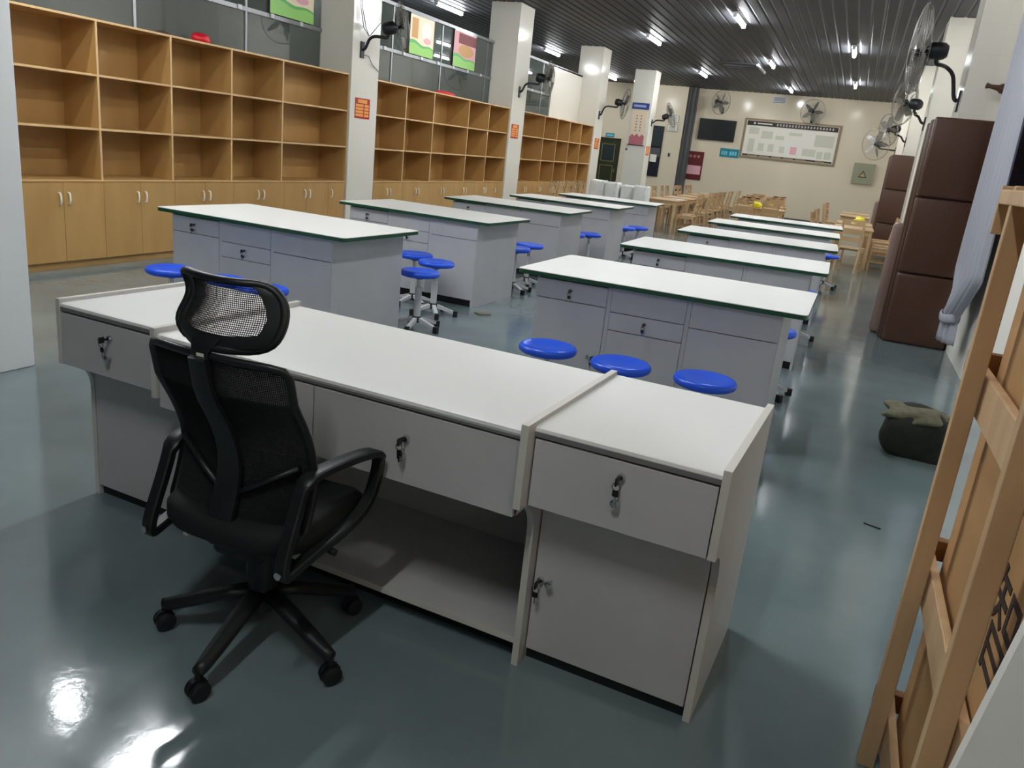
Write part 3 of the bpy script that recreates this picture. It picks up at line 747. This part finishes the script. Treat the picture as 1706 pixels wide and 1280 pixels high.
S = [  # x, y, z-rotation, label
    (2.47, -.03, 10, 'blue round stool before the first left table, leftmost of its three'),
    (2.95, -.05, 50, 'blue round stool before the first left table, middle one half hidden by the chair headrest'),
    (3.32, -.07, 30, 'blue round stool before the first left table, rightmost of its three'),
    (5.395, -.09, 5, 'blue round stool before the first right table, left one beside the open aisle'),
    (5.85, -.14, 40, 'blue round stool before the first right table, middle of three'),
    (6.315, -.115, 20, 'blue round stool before the first right table, right one nearest the aisle corner'),
    (3.62, 1.55, 62, 'blue round stool in the gap behind the first left table, nearest its end'),
    (3.45, 2.16, 20, 'blue round stool in front of the second left table, fully visible'),
    (3.08, 2.42, 44, 'blue round stool before the second left table, mostly hidden by the first left table'),
    (3.45, 4.48, 10, 'blue round stool in front of the third left table, showing its full seat'),
    (3.48, 3.99, 40, 'blue round stool behind the second left table, mostly hidden by its end'),
    (3.47, 6.76, 20, 'blue round stool between third and fourth left tables, upper of two slivers'),
    (3.34, 6.42, 50, 'blue round stool between third and fourth left tables, lower of two slivers'),
    (3.62, 9.0, 15, 'blue round stool between fourth and fifth left tables, upper one'),
    (3.50, 8.61, 55, 'blue round stool between fourth and fifth left tables, lower one half hidden'),
    (6.50, 1.72, 25, 'blue round stool behind the first right table, by its right end'),
    (6.53, 4.12, 5, 'blue round stool behind the second right table, by its right end'),
    (6.66, 8.7, 30, 'blue round stool beside the right end of the third right table'),
    (5.2, 1.75, 25, 'blue round stool behind the first right table, by its left end'),
    (5.2, 4.15, 5, 'blue round stool behind the second right table, by its left end'),
]
for x, y, a, lb in S:
    o = sp if firsts else copy_tree(sp); firsts = False
    o.location = (x, y, 0); o.rotation_euler = (0, 0, math.radians(a)); o['label'] = lb

# ================================================================= TEACHER DESK
DY = math.radians(-2.969)
t = thing('teacher_desk', 'large white and grey teacher desk with two side cabinets in the foreground', 'desk', (4.150, -2.258, 0), DY)
PT = .022
def panel(x, yf, yb, name='side_panel'):
    pts = [(yf, .855), (yf, .60)]
    for k in range(9):
        a = PI / 2 * k / 8
        pts.append((yf + .128 * math.sin(a) if k else yf + .004, .60 - .12 * (1 - math.cos(a)) - (.0 if k else 0)))
    pts += [(yf + .13, .40), (yf + .13, 0), (yb, 0), (yb, .855)]
    o = MB().prism(pts, x, x + PT, 'x').build(name, 'greyw', t)
    e = MB(); e.box(x, x + PT, yf - .0015, yf + .0005, .60, .8555); e.box(x, x + PT, yf, yb, .855, .8565); e.box(x, x + PT, yf + .1285, yf + .1305, .0, .46)
    e.build('edge_strip', 'edge', o)
    return o
XA, XB, XC, XD = 0., .557, 1.996, 2.546
panel(XA, 0, .718); panel(XB, -.047, .712); panel(XC, -.047, .712); panel(XD, 0, .718)
def dtop(a, b, y0, y1, z):
    pts = []
    r = .012
    for k in range(5): an = PI / 2 + PI * k / 4; pts.append((y0 + r + r * math.cos(an), z - r + r * math.sin(an)))
    pts = [(y1, z)] + pts + [(y1, z - 2 * r)]
    o = MB().prism(pts, a, b, 'x').build('desktop', 'top', t, smooth='auto'); return o
dtop(XA + PT, XB, .0, .712, .842); dtop(XB + PT, XC, -.04, .706, .836); dtop(XC + PT, XD, .0, .712, .842)
for a, b, y, z in ((XA + PT, XB, .001, .817), (XB + PT, XC, -.036, .811), (XC + PT, XD, .001, .817)):
    bx(a, b, y, y + .02, z - .004, z + .012).build('nose_shade_strip', 'nose', t)  # strip coloured as the shade on the rounded desktop edge
def carc(a, b):
    c = MB(); c.box(a, b, .15, .70, .0, .81); c.box(a, b, .02, .15, .597, .81); return c.build('carcass', 'greyw', t)
carc(XA + PT, XB); carc(XC + PT, XD)
for a, b in ((XA + PT, XB), (XC + PT, XD)): bx(a, b, .149, .1495, .0, .042).build('plinth', 'blackp', t)
def dgap(a, b, z0, z1, y): bx(a, b, y, y + .002, z0, z1).build('shadow_gap', 'seam', t)
dgap(XA + PT, XB, .6, .813, .018); dgap(XC + PT, XD, .6, .813, .018)
dgap(XC + PT, XD, .045, .597, .146); dgap(XA + PT, XB, .045, .597, .146)
def dfront(name, a, b, z0, z1, y): return bx(a, b, y, y + .016, z0, z1, bev=.0015).build(name, 'greyw', t)
d = dfront('drawer', XA + PT + .004, XB - .004, .600, .806, .001); lock(.292, .001, .755, d, knob=(0, -.075))
d = dfront('drawer', XC + PT + .004, XD - .004, .600, .806, .001); lock(2.284, .001, .763, d, knob=(-.003, -.072))
d = dfront('door', XC + PT + .004, XD - .004, .045, .592, .129); lock(2.045, .129, .301, d, knob=(.034, .004))
dfront('door', XA + PT + .004, XB - .004, .045, .592, .129)
d = dfront('drawer', XB + PT + .004, 1.263, .566, .800, -.036)
d = dfront('drawer', 1.269, XC - .004, .566, .800, -.036); lock(1.621, -.036, .715, d, knob=(-.003, -.055))
bx(XB + PT, XC, -.018, .40, .566, .81).build('drawer_box', 'greyw', t)
dgap(XB + PT, XC, .57, .805, -.0195)
bx(XB + PT, XC, .66, .68, .06, .81).build('back_panel', 'greyw', t)
bx(XB + PT, XC, .088, .66, .075, .097).build('bottom_shelf', 'greyw', t)
bx(XB + PT, XC, .0862, .0882, .075, .097).build('edge_strip', 'edge', t)
bx(XB + PT, XC, .16, .18, 0, .075).build('plinth', 'blackp', t)

# ================================================================= OFFICE CHAIR
t = thing('office_chair', 'black mesh office chair with headrest and arms in front of the teacher desk', 'chair', (5.405, -2.579, 0), 0)
MB().lathe([(0, .215), (.03, .215), (.042, .2), (.045, .15), (.04, .12), (0, .12)], 24).build('hub', 'blackp', t, smooth='auto')
MB().lathe([(0, .42), (.016, .42), (.016, .3), (0, .3)], 16).build('gas_rod', 'chrome', t, smooth='auto')
MB().lathe([(0, .37), (.042, .37), (.05, .26), (.046, .2), (0, .2)], 20).build('gas_sleeve', 'blackp', t, smooth='auto')
for k, adeg in enumerate((-159, -84, -12, 60, 132)):
    A = Matrix.Rotation(math.radians(adeg), 4, 'Z')
    pts = [(.03, 0, .18), (.12, 0, .155), (.22, 0, .118), (.29, 0, .094), (.315, 0, .088)]
    lg = MB().tube(pts, [.034, .031, .027, .022, .017], 12, mx=A, r2=.021); lo = lg.build('leg', 'blackp', t, smooth=True)
    A2 = A @ Matrix.Translation((.313, 0, 0))
    sw = Matrix.Rotation(math.radians((40, -25, 70, 10, -50)[k]), 4, 'Z')
    h = MB(); h.tube([(0, 0, .09), (0, 0, .06)], .009, 8, mx=A2)
    h.prism([(-.022, .03), (-.03, .045), (-.02, .062), (0, .07), (.02, .062), (.03, .045), (.022, .03)], -.006, .006, 'y', mx=A2 @ sw); h.build('caster_hood', 'blackp', lo)
    wh = MB()
    for s in (-1, 1):
        W = A2 @ sw @ Matrix.Translation((0, s * .015, .031)) @ Matrix.Rotation(PI / 2, 4, 'X')
        wh.lathe([(0, -.010), (.024, -.010), (.03, -.006), (.031, 0), (.03, .006), (.024, .010), (0, .010)], 22, mx=W)
    wh.build('caster_wheel', 'blackr', lo, smooth='auto')
# seat
def superell(w_, d_, n=4, cnt=40):
    return [(w_ * math.copysign(abs(math.cos(a)) ** (2 / n), math.cos(a)), d_ * math.copysign(abs(math.sin(a)) ** (2 / n), math.sin(a))) for a in [2 * PI * k / cnt for k in range(cnt)]]
def lofted(rings):
    mb = MB(); bm = mb.bm; R = [[bm.verts.new(p) for p in r] for r in rings]; n = len(R[0])
    for a, b in zip(R, R[1:]):
        for k in range(n): bm.faces.new([a[k], a[(k + 1) % n], b[(k + 1) % n], b[k]])
    bm.faces.new(R[0][::-1]); bm.faces.new(R[-1]); return mb
def seat_ring(sx, sy, z, curve=0.):
    return [(x * sx, y * sy + .02, z + curve * ((x / .24) ** 2) * .012 - (.025 * max(0, (y - .12) / .12) ** 2)) for x, y in superell(.245, .235)]
lofted([seat_ring(.82, .8, .425), seat_ring(.95, .95, .432), seat_ring(1, 1, .455), seat_ring(1, 1, .485, 1), seat_ring(.93, .93, .505, 1), seat_ring(.6, .6, .505, 0)]).build('seat', 'blackm', t, smooth=True)
lofted([[(x * .75, y * .75 + .02, .408) for x, y in superell(.245, .235)], [(x * .86, y * .88 + .02, .43) for x, y in superell(.245, .235)]]).build('seat_pan', 'blackp', t, smooth='auto')
MB().box(-.085, .085, -.13, .12, .345, .412, bev=.016).build('tilt_mechanism', 'blackp', t)
MB().tube([(.07, .02, .39), (.18, .02, .388), (.23, .02, .38)], .006, 8).tube([(.205, .02, .384), (.25, .02, .376)], .011, 10).build('lever', 'blackp', t, smooth=True)
# backrest: curved shell, frame + mesh
ZB0, ZB1 = .47, .985
def bprof(z):   # y of backrest centre line
    u = (z - ZB0) / (ZB1 - ZB0)
    return -.175 + .055 * math.sin(PI * min(1, u * 1.25)) * (1 if u < .8 else 1) - .07 * max(0, u - .35) ** 1.3 * 1.6
def bhalf(z):
    u = (z - ZB0) / (ZB1 - ZB0)
    return .214 + .012 * math.sin(PI * (u * .8)) + .006 * u + .022 * max(0, 1 - u / .42) ** .6
def bpt(s_, z, off=0.):   # s_ in [-1,1]
    hw = bhalf(z); x = s_ * hw
    return (x, bprof(z) + .045 * s_ * s_ + off, z)
fr = []
n = 18
for k in range(n + 1): fr.append(bpt(-1, ZB0 + .03 + (ZB1 - ZB0 - .05) * k / n))
fr.append(bpt(-.95, ZB1 - .004))
for k in range(1, 12): fr.append(bpt(-.95 + 1.9 * k / 12, ZB1 + .006 * math.sin(PI * k / 12)))
fr.append(bpt(.95, ZB1 - .004))
for k in range(n + 1): fr.append(bpt(1, ZB1 - .02 - (ZB1 - ZB0 - .05) * k / n))
fr.append(bpt(.93, ZB0 + .004))
for k in range(1, 12): fr.append(bpt(.93 - 1.86 * k / 12, ZB0))
fr.append(bpt(-.93, ZB0 + .004))
MB().tube(fr, .013, 10, closed=True, r2=.011).build('back_frame', 'blackp', t, smooth=True)
msh = MB().grid(lambda u, v: bpt(-.97 + 1.94 * u, ZB0 + .006 + (ZB1 - ZB0 - .012) * v, .002), 88, 100).build('back_mesh', 'blackm', t)
wf = msh.modifiers.new('w', 'WIREFRAME'); wf.thickness = .0052; wf.use_even_offset = False; wf.use_replace = True
# opaque lining pad and lumbar
MB().grid(lambda u, v: bpt(-.9 + 1.8 * u, ZB0 + .01 + .22 * v, .016), 12, 10).grid(lambda u, v: bpt(-.93 + (.93 + .15) * u, .66 + .27 * v * (1 - .15 * u), .016), 12, 10).build('back_lining', 'blackm', t, smooth=True)
# spine behind
spn = [(0, bprof(z) - .028, z) for z in [.40 + (1.0 - .40) * k / 14 for k in range(15)]]
spn = [(0, -.05, .395), (0, -.13, .40), (0, -.185, .425)] + [(0, bprof(z) - .026, z) for z in [.48 + (.99 - .48) * k / 12 for k in range(13)]]
MB().strap(spn, [.07, .075, .08] + [.085 - .03 * (k / 12) for k in range(13)], .018).build('spine', 'blackp', t, smooth='auto')
for s in (-1, 1):
    MB().tube([(0, bprof(.60) - .022, .56), (s * .10, bprof(.64) - .012, .62), (s * .2, bprof(.68) + .02, .68)], .013, 8, r2=.009).build('back_brace', 'blackp', t, smooth=True)
# headrest
HC = (.018, -.212, 1.102)
def lerp_tab(tab, x):
    for (x0, y0), (x1, y1) in zip(tab, tab[1:]):
        if x <= x1: return y0 + (y1 - y0) * (x - x0) / (x1 - x0)
    return tab[-1][1]
HL = [(-1, .70), (-.85, .90), (-.6, .99), (-.35, 1.0), (0, .92), (.35, .88), (.7, .95), (1, 1.06)]
HR = [(-1, .66), (-.85, .88), (-.6, .99), (-.3, 1.04), (0, 1.05), (.35, 1.02), (.7, .92), (.9, .80), (1, .66)]
def hpt(a, b, off=0.):
    hw = .163 * (lerp_tab(HL, b) if a < 0 else lerp_tab(HR, b))
    return (HC[0] + a * hw, HC[1] + .05 * a * a + .018 * math.sin(b * 1.6) - .012 * b * b + off, HC[2] + b * .086)
def hsq(u, v): return u * 2 - 1, v * 2 - 1
hm = MB().grid(lambda u, v: hpt(hsq(u, v)[0] * .94, hsq(u, v)[1] * .9), 58, 30).build('headrest_mesh', 'blackm', t)
wf = hm.modifiers.new('w', 'WIREFRAME'); wf.thickness = .0030; wf.use_even_offset = False; wf.use_replace = True
ring = [hpt(-1, -1 + 2 * k / 14) for k in range(15)] + [hpt(-1 + 2 * k / 14, 1) for k in range(1, 15)] + [hpt(1, 1 - 2 * k / 14) for k in range(1, 15)] + [hpt(1 - 2 * k / 14, -1) for k in range(1, 14)]
for _ in range(2): ring = [tuple((ring[i - 1][j] + 2 * ring[i][j] + ring[(i + 1) % len(ring)][j]) / 4 for j in range(3)) for i in range(len(ring))]
hf = MB().tube(ring, .0125, 10, closed=True, r2=.010)
hf.grid(lambda u, v: hpt(-.97 + 1.94 * u, -.98 + (.40 + .22 * (2 * u - 1) ** 2) * v, -.006), 20, 5)
hf.grid(lambda u, v: hpt(-.98 + (.20 + .12 * abs(2 * v - 1)) * u, -.92 + 1.86 * v, -.004), 4, 14)
hf.grid(lambda u, v: hpt(.98 - (.20 + .1 * abs(2 * v - 1)) * u, -.92 + 1.86 * v, -.004), 4, 14)
hf.build('headrest_frame', 'blackp', t, smooth=True)
MB().strap([(-.004, -.238, .95), (-.004, -.245, .98), (-.004, -.248, 1.005), (.002, -.244, 1.025), (.008, -.236, 1.045)], [.06, .055, .055, .075, .09], [.02, .02, .02, .018, .012]).build('headrest_stem', 'blackp', t, smooth='auto')
MB().box(-.012, .012, -.2575, -.2555, .992, 1.003).build('size_label', 'paper', t)
# arm loops
def smooth_path(P, it=3, closed=True):
    for _ in range(it):
        Q = []
        for i in range(len(P)):
            a, b = P[i], P[(i + 1) % len(P)]
            Q.append(tuple(a[j] * .75 + b[j] * .25 for j in range(3))); Q.append(tuple(a[j] * .25 + b[j] * .75 for j in range(3)))
        P = Q
    return P
for s in (-1, 1):
    P = [(.236, -.125, .66), (.25, -.03, .672), (.272, .12, .67), (.284, .176, .657), (.284, .176, .60), (.277, .14, .50), (.262, .05, .448), (.248, -.08, .428), (.240, -.18, .405), (.238, -.215, .40), (.236, -.212, .45), (.234, -.15, .59)]
    P = [(s * p[0], p[1], p[2]) for p in smooth_path(P, 2)]
    a = MB().strap(P, [.05 if p[2] > .64 else .036 for p in P], [.024 if p[2] > .64 else .028 for p in P], closed=True).build('armrest', 'blackp', t, smooth='auto')
    MB().box(min(s * .2, s * .255), max(s * .2, s * .255), -.1, .06, .415, .44, bev=.006).build('arm_bracket', 'blackp', a)
    MB().lathe([(0, 0), (.011, 0), (.011, .004), (0, .005)], 12, mx=aim((s * .238, -.232, .42), (0, -1, 0))).build('bolt', 'chrome', a)

# ================================================================= BROWN LEATHER SOFAS STOOD ON END
def sofa(loc, label, arm=True):
    t = thing('leather_sofa', label, 'sofa', loc, 0, 'brown leather booth sofas stood on end')
    W, H = .62, 2.3
    bx(.04, W, .06, .62, 0, H - .01, bev=.03).build('frame', 'leather', t)
    for z0, z1 in ((.0, .74), (.745, 1.515), (1.52, H)):
        bx(.015, W - .0, 0, .14, z0 + .002, z1 - .002, bev=.028, seg=4).build('back_cushion', 'leather', t, smooth='auto')
    if arm:
        # seat side with long ribs
        for k, (ya, yb, xo, zt) in enumerate(((.13, .21, -.01, H - .02), (.21, .3, -.03, H - .05), (.3, .42, -.025, H - .1))):
            bx(xo, .1, ya, yb, 0.0, zt, bev=.022, seg=3).build('seat_rib', 'leather', t, smooth='auto')
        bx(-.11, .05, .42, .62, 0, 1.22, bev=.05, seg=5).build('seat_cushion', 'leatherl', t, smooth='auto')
    MB().box(.03, W - .02, .1, .5, H - .012, H + .004).build('end_board', 'beam', t)
    return t
sofa((7.41, 4.93, 0), 'tall brown leather sofa stood on end beside the grey curtain, nearest the camera')
sofa((7.42, 16.6, 0), 'brown leather sofa stood on end behind the wooden chairs, farther from the camera')

# ================================================================= CURTAIN
t = thing('curtain', 'grey curtain hanging by the window, gathered and tied near its lower end', 'curtain', (7.92, 3.9, 0))
def cur(u, v):
    z = 3.45 - v * 3.17
    if z > .9: y0, y1, cl_ = -.80, .70, 0.
    elif z > .52: k = (.9 - z) / .38; y0, y1, cl_ = -.80 + .62 * k, .70 - .55 * k, k
    else: k = (.52 - z) / .24; y0, y1, cl_ = -.18 - .10 * k, .15 + .10 * k, 1.
    y = y0 + (y1 - y0) * u
    amp = (.016 + .014 * min(1, max(0, (2.4 - z) / 1.2))) * (1 - .3 * cl_)
    x = amp * math.sin(u * 2 * PI * 7 + 1.1 * math.sin(u * 9) + .5 * math.sin(z * 1.5)) * (1 if z > .52 else .9) - .09 * cl_ * math.sin(PI * u)
    if .46 < z < .54: x *= .8
    return (x, y, z)
o = MB().grid(cur, 150, 60).build('cloth', 'curtain', t, smooth=True); so = o.modifiers.new('s', 'SOLIDIFY'); so.thickness = .004
tb = MB(); tb.tube([(-.045 + .075 * math.cos(a), -.01 + .19 * math.sin(a), .5 + .01 * math.sin(3 * a)) for a in [2 * PI * k / 24 for k in range(24)]], .012, 8, closed=True, r2=.04)
tb.build('tie_band', 'curtain', t, smooth=True)
o = MB().tube([(7.9, -1.5, 3.5), (7.9, 4.9, 3.5)], .014, 10).build('curtain_rod', 'alu', smooth=True); tag(o, 'metal curtain rod above the window on the right wall', 'curtain rod')
# wall pipe / alarm knob above the sofa
t = thing('wall_bracket', 'small red brown bracket on the right wall above the nearest leather sofa', 'bracket', (8.05, 5.6, 2.66))
MB().lathe([(0, 0), (.05, 0), (.05, .05), (.03, .08), (.02, .16), (.03, .2), (0, .21)], 14, mx=aim((0, 0, 0), (-1, -.3, .1))).build('body', 'leather', t, smooth=True)
bx(-.02, 0, -.06, .06, -.06, .06).build('plate', 'duct', t)

# ================================================================= WOODEN CRATE AND BOXES
CX = 7.19
t = thing('wooden_crate', 'raw pine crate frame standing upright at the right edge around cardboard packs', 'crate', (CX, -2.65, 0))
def stile(y, z0=0., z1=1.62, x=0., w_=.036, d=.045, mt='crate'):
    bx(x, x + d, y - w_ / 2, y + w_ / 2, z0, z1, bev=.003).build('upright', mt, t)
stile(.485); stile(-.17, z1=1.62)
stile(.62, x=.44); stile(-.47, x=.44)
for z in (.05, .52, 1.06):    # boards across the face
    bx(.05, .072, -.50, .67, z, z + .11, bev=.003).build('cross_board', 'crate', t)
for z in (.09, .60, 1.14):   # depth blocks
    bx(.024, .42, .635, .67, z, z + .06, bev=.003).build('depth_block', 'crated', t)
bx(-.002, .47, -.50, .66, 1.575, 1.61, bev=.003).build('top_board', 'crate', t)
for y in (.662,): bx(.0, .47, y, y + .018, 1.5, 1.62, bev=.003).build('end_board', 'crate', t)
# flat cardboard packs in the crate
def card(x0, x1, y0, y1, z1, label, z0=0.0):
    o = thing('cardboard_box', label, 'cardboard box', ((x0 + x1) / 2, (y0 + y1) / 2, z0), 0, 'flat cardboard packs in the crate')
    a, b = (x1 - x0) / 2, (y1 - y0) / 2
    bx(-a, a, -b, b, 0, z1, bev=.004).build('carton', 'card', o); return o, a, b
card(7.285, 7.42, -2.166, -2.03, 1.50, 'narrow cardboard pack at the far edge inside the pine crate')
card(7.275, 7.42, -2.47, -2.172, 1.52, 'middle cardboard pack inside the pine crate beside the dark seam')
o, a, b = card(7.268, 7.42, -3.10, -2.474, 1.53, 'large cardboard pack with dark printed characters inside the pine crate')
text_mesh('智', .235, 'printed_character', 'ink', o, basis((-a - .001, -2.787 + 2.76 + .025, .80), (0, -1, 0), (0, 0, 1), (-1, 0, 0)))
MB().prism([(.30 + .018 * math.cos(q), .34 + .055 * math.sin(q)) for q in [2 * PI * k / 16 for k in range(16)]], -a - .002, -a - .0005, 'x').build('hand_hole', 'ink', o)
# leaning white board at the lower right corner
o = MB().prism([(7.07, 0), (8.0, 0), (8.0, 1.22), (7.213, 1.22)], -3.19, -3.165, 'y').build('white_board', 'wallpaint'); tag(o, 'plain white board standing in front of the crate at the lower right corner', 'board')

# ================================================================= CLOTH BAG AND LITTER
t = thing('cloth_bag', 'dark green cloth bag slumped on the floor beside the crate', 'bag', (7.50, .98, 0))
blob('body', 'bag', (0, 0, 0), (.185, .15, .175), .10, 4, t, sq=3.2, sub=5)
blob('flap', 'bagflap', (-.03, .0, .20), (.165, .15, .062), .14, 6, t, sq=2.6, sub=5)
MB().tube([(-.05, 0, .275), (-.02, .0, .295), (.03, .0, .292), (.07, 0, .27)], .008, 8).build('strap', 'bag', t, smooth=True)
o = MB().tube([(7.22, -.36, .004), (7.26, -.375, .004), (7.295, -.385, .004)], .004, 6).build('dark_stick', 'blackp', smooth=True); tag(o, 'thin dark stick lying on the floor of the right aisle', 'stick')
o = MB().prism([(3.70, 2.55), (3.78, 2.50), (3.86, 2.58), (3.80, 2.66), (3.74, 2.63)], .0, .012, 'z').build('crumpled_paper', mat('grey_scrap', (120, 116, 100), .8)); tag(o, 'crumpled grey scrap on the floor between the lab table rows', 'litter')

# ================================================================= WOODEN CANTEEN CHAIRS AND TABLES
def pine_chair():
    t = thing('wooden_chair', '', 'chair', (0, 0, 0), 0, 'pine canteen chairs at the far end')
    bx(-.2, .2, -.2, .2, .42, .445, bev=.006).build('seat', 'pine', t)
    for sx in (-1, 1):
        MB().prism([(-.2, 0), (-.165, 0), (-.165, .43), (-.2, .43)], sx * .18 - .017, sx * .18 + .017, 'x').build('leg', 'pine', t)
        MB().prism([(.24, 0), (.27, 0), (.2, .44), (.215, .62), (.265, .95), (.235, .95), (.185, .62), (.165, .44)], sx * .18 - .017, sx * .18 + .017, 'x').build('leg', 'pine', t)
    b = MB()
    def rail(z0, z1, holes=False):
        y = .205 + (z0 - .62) * .13
        if not holes: b.box(-.165, .165, y - .008, y + .010, z0, z1)
        else:
            b.box(-.165, .165, y - .006, y + .012, z1 - .03, z1); b.box(-.165, .165, y - .006, y + .012, z0, z0 + .025)
            b.box(-.165, -.05, y - .006, y + .012, z0, z1); b.box(.05, .165, y - .006, y + .012, z0, z1)
    rail(.84, .945, True); rail(.69, .78); rail(.56, .64)
    b.build('backrest', 'pine', t)
    r = MB()
    for sx in (-1, 1): r.box(sx * .18 - .01, sx * .18 + .01, -.17, .21, .16, .185); r.box(sx * .18 - .01, sx * .18 + .01, -.17, .17, .37, .42)
    r.box(-.17, .17, -.185, -.17, .37, .42); r.build('stretcher', 'pine', t)
    return t
def pine_table():
    t = thing('wooden_table', '', 'table', (0, 0, 0), 0, 'pine canteen tables at the far end')
    bx(-.36, .36, -.6, .6, .725, .75, bev=.006).build('tabletop', 'pine', t)
    for sx in (-1, 1):
        for sy in (-1, 1): bx(sx * .31 - .03, sx * .31 + .03, sy * .54 - .03, sy * .54 + .03, 0, .725, bev=.003).build('leg', 'pine', t)
    r = MB(); r.box(-.3, .3, -.555, -.535, .64, .725); r.box(-.3, .3, .535, .555, .64, .725); r.box(-.325, -.305, -.52, .52, .64, .725); r.box(.305, .325, -.52, .52, .64, .725)
    r.build('apron', 'pine', t); return t
pc = pine_chair(); pt = pine_table(); usedc = [False]; usedt = [False]
def put_chair(x, y, a, label):
    o = copy_tree(pc) if usedc[0] else pc; usedc[0] = True
    o.location = (x, y, 0); o.rotation_euler = (0, 0, math.radians(a)); o['label'] = label; return o
def put_table(x, y, a, label):
    o = copy_tree(pt) if usedt[0] else pt; usedt[0] = True
    o.location = (x, y, 0); o.rotation_euler = (0, 0, math.radians(a)); o['label'] = label; return o
nth = ['first', 'second', 'third', 'fourth', 'fifth', 'sixth']
rnd = random.Random(11)
# chair back is at local +y. side chairs: back outward
for (cname, cx_, ys) in (('left', 2.72, [15.2, 17.0, 18.9, 20.8, 22.7]), ('right', 6.95, [12.95, 14.75, 18.9, 20.8])):
    for i, y in enumerate(ys):
        put_table(cx_ - (.0 if cname == 'right' else .04 * i), y, 0, 'pine canteen table, %s from the front in the %s group' % (nth[i], cname))
        xo = cx_ - (.0 if cname == 'right' else .04 * i)
        for sd, ang in ((-1, 90), (1, -90)):
            for j, dy in enumerate((-.3, .3)):
                put_chair(xo + sd * (.55 + rnd.uniform(.0, .04)), y + dy, ang + rnd.uniform(-6, 6), 'pine chair %s of the %s table in the %s canteen group, %s of its pair' % ('left' if sd < 0 else 'right', nth[i], cname, 'nearer' if j == 0 else 'farther'))
for i, (mx_, y) in enumerate(((4.75, 16.7), (4.6, 18.7), (4.45, 20.7))):
    put_table(mx_, y, 90, 'pine canteen table, %s from the front in the middle group' % nth[i])
    for sd, ang in ((-1, 180), (1, 0)):
        for j, dx in enumerate((-.3, .3)):
            put_chair(mx_ + dx, y + sd * (.55 + rnd.uniform(0, .04)), ang + rnd.uniform(-6, 6), 'pine chair %s the %s table in the middle canteen group, %s of its pair' % ('before' if sd < 0 else 'behind', nth[i], 'left' if j == 0 else 'right'))
put_chair(6.98, 11.75, 168, 'pine chair standing alone in front of the right canteen group, back to the camera')
# chairs lined up against the farthest shelf unit
for i, y in enumerate((11.95 + .45, 12.95, 13.45, 13.9, 14.4)):
    put_chair(.56, y, -90 + rnd.uniform(-3, 3), 'pine high-backed chair facing the farthest shelf unit, %s from the front of the row' % nth[i])['group'] = 'pine chairs along the farthest shelf unit'
put_chair(.42, 16.4, -90, 'lone pine chair at the far end of the farthest shelf unit')['group'] = 'pine chairs along the farthest shelf unit'
# yellow items on the tables
for (x, y, lb) in ((4.65, 16.6, 'bright yellow plastic bundle on the front table of the middle canteen group'), (4.8, 18.8, 'pale yellow plastic bundle on the second table of the middle canteen group'), (7.05, 14.75, 'bright yellow plastic bundle on a table of the right canteen group')):
    o = blob('yellow_bundle', 'yellow', (x, y, .75), (.12, .1, .08), .15, int(x * 10)); tag(o, lb, 'bundle', 'yellow bundles on the canteen tables')
for (x, y, lb) in ((2.9, 15.6, 'white paper sheet on the front table of the left canteen group'),):
    o = bx(x - .15, x + .15, y - .2, y + .2, .75, .754).build('paper_sheet', 'paper'); tag(o, lb, 'paper')
# plastic wrapped stacks
for i, (x, y, wx, wz) in enumerate(((1.30, 14.15, .22, 1.03), (1.66, 14.1, .2, 1.02), (2.02, 14.2, .2, .99), (2.36, 14.05, .2, 1.02))):
    t = thing('wrapped_stack', 'stack under wrinkled white plastic behind the lab tables, %s from the left' % nth[i], 'wrapped stack', (x, y, 0), 0, 'plastic wrapped stacks')
    rn = random.Random(20 + i)
    rings = []
    for k, z in enumerate((0, .05, .3, .5, .7, .9, wz - .03, wz)):
        s_ = .97 if k in (0,) else (1.0 if k < 6 else (.97 if k == 6 else .85))
        rings.append([(px_ * s_ * (1 + rn.uniform(-.03, .03)), py * s_ * (1 + rn.uniform(-.03, .03)), z + (rn.uniform(-.01, .01) if k > 5 else 0)) for px_, py in superell(wx - .035, .2, 8, 36)])
    lofted(rings).build('plastic_cover', 'wrap', t)
    pf = MB(); pf.tube([(wx * .75 * math.cos(a), .17 * math.sin(a), .62) for a in [2 * PI * k / 20 for k in range(20)]], .012, 5, closed=True); pf.build('wrap_fold', 'wrap', t, smooth=True)
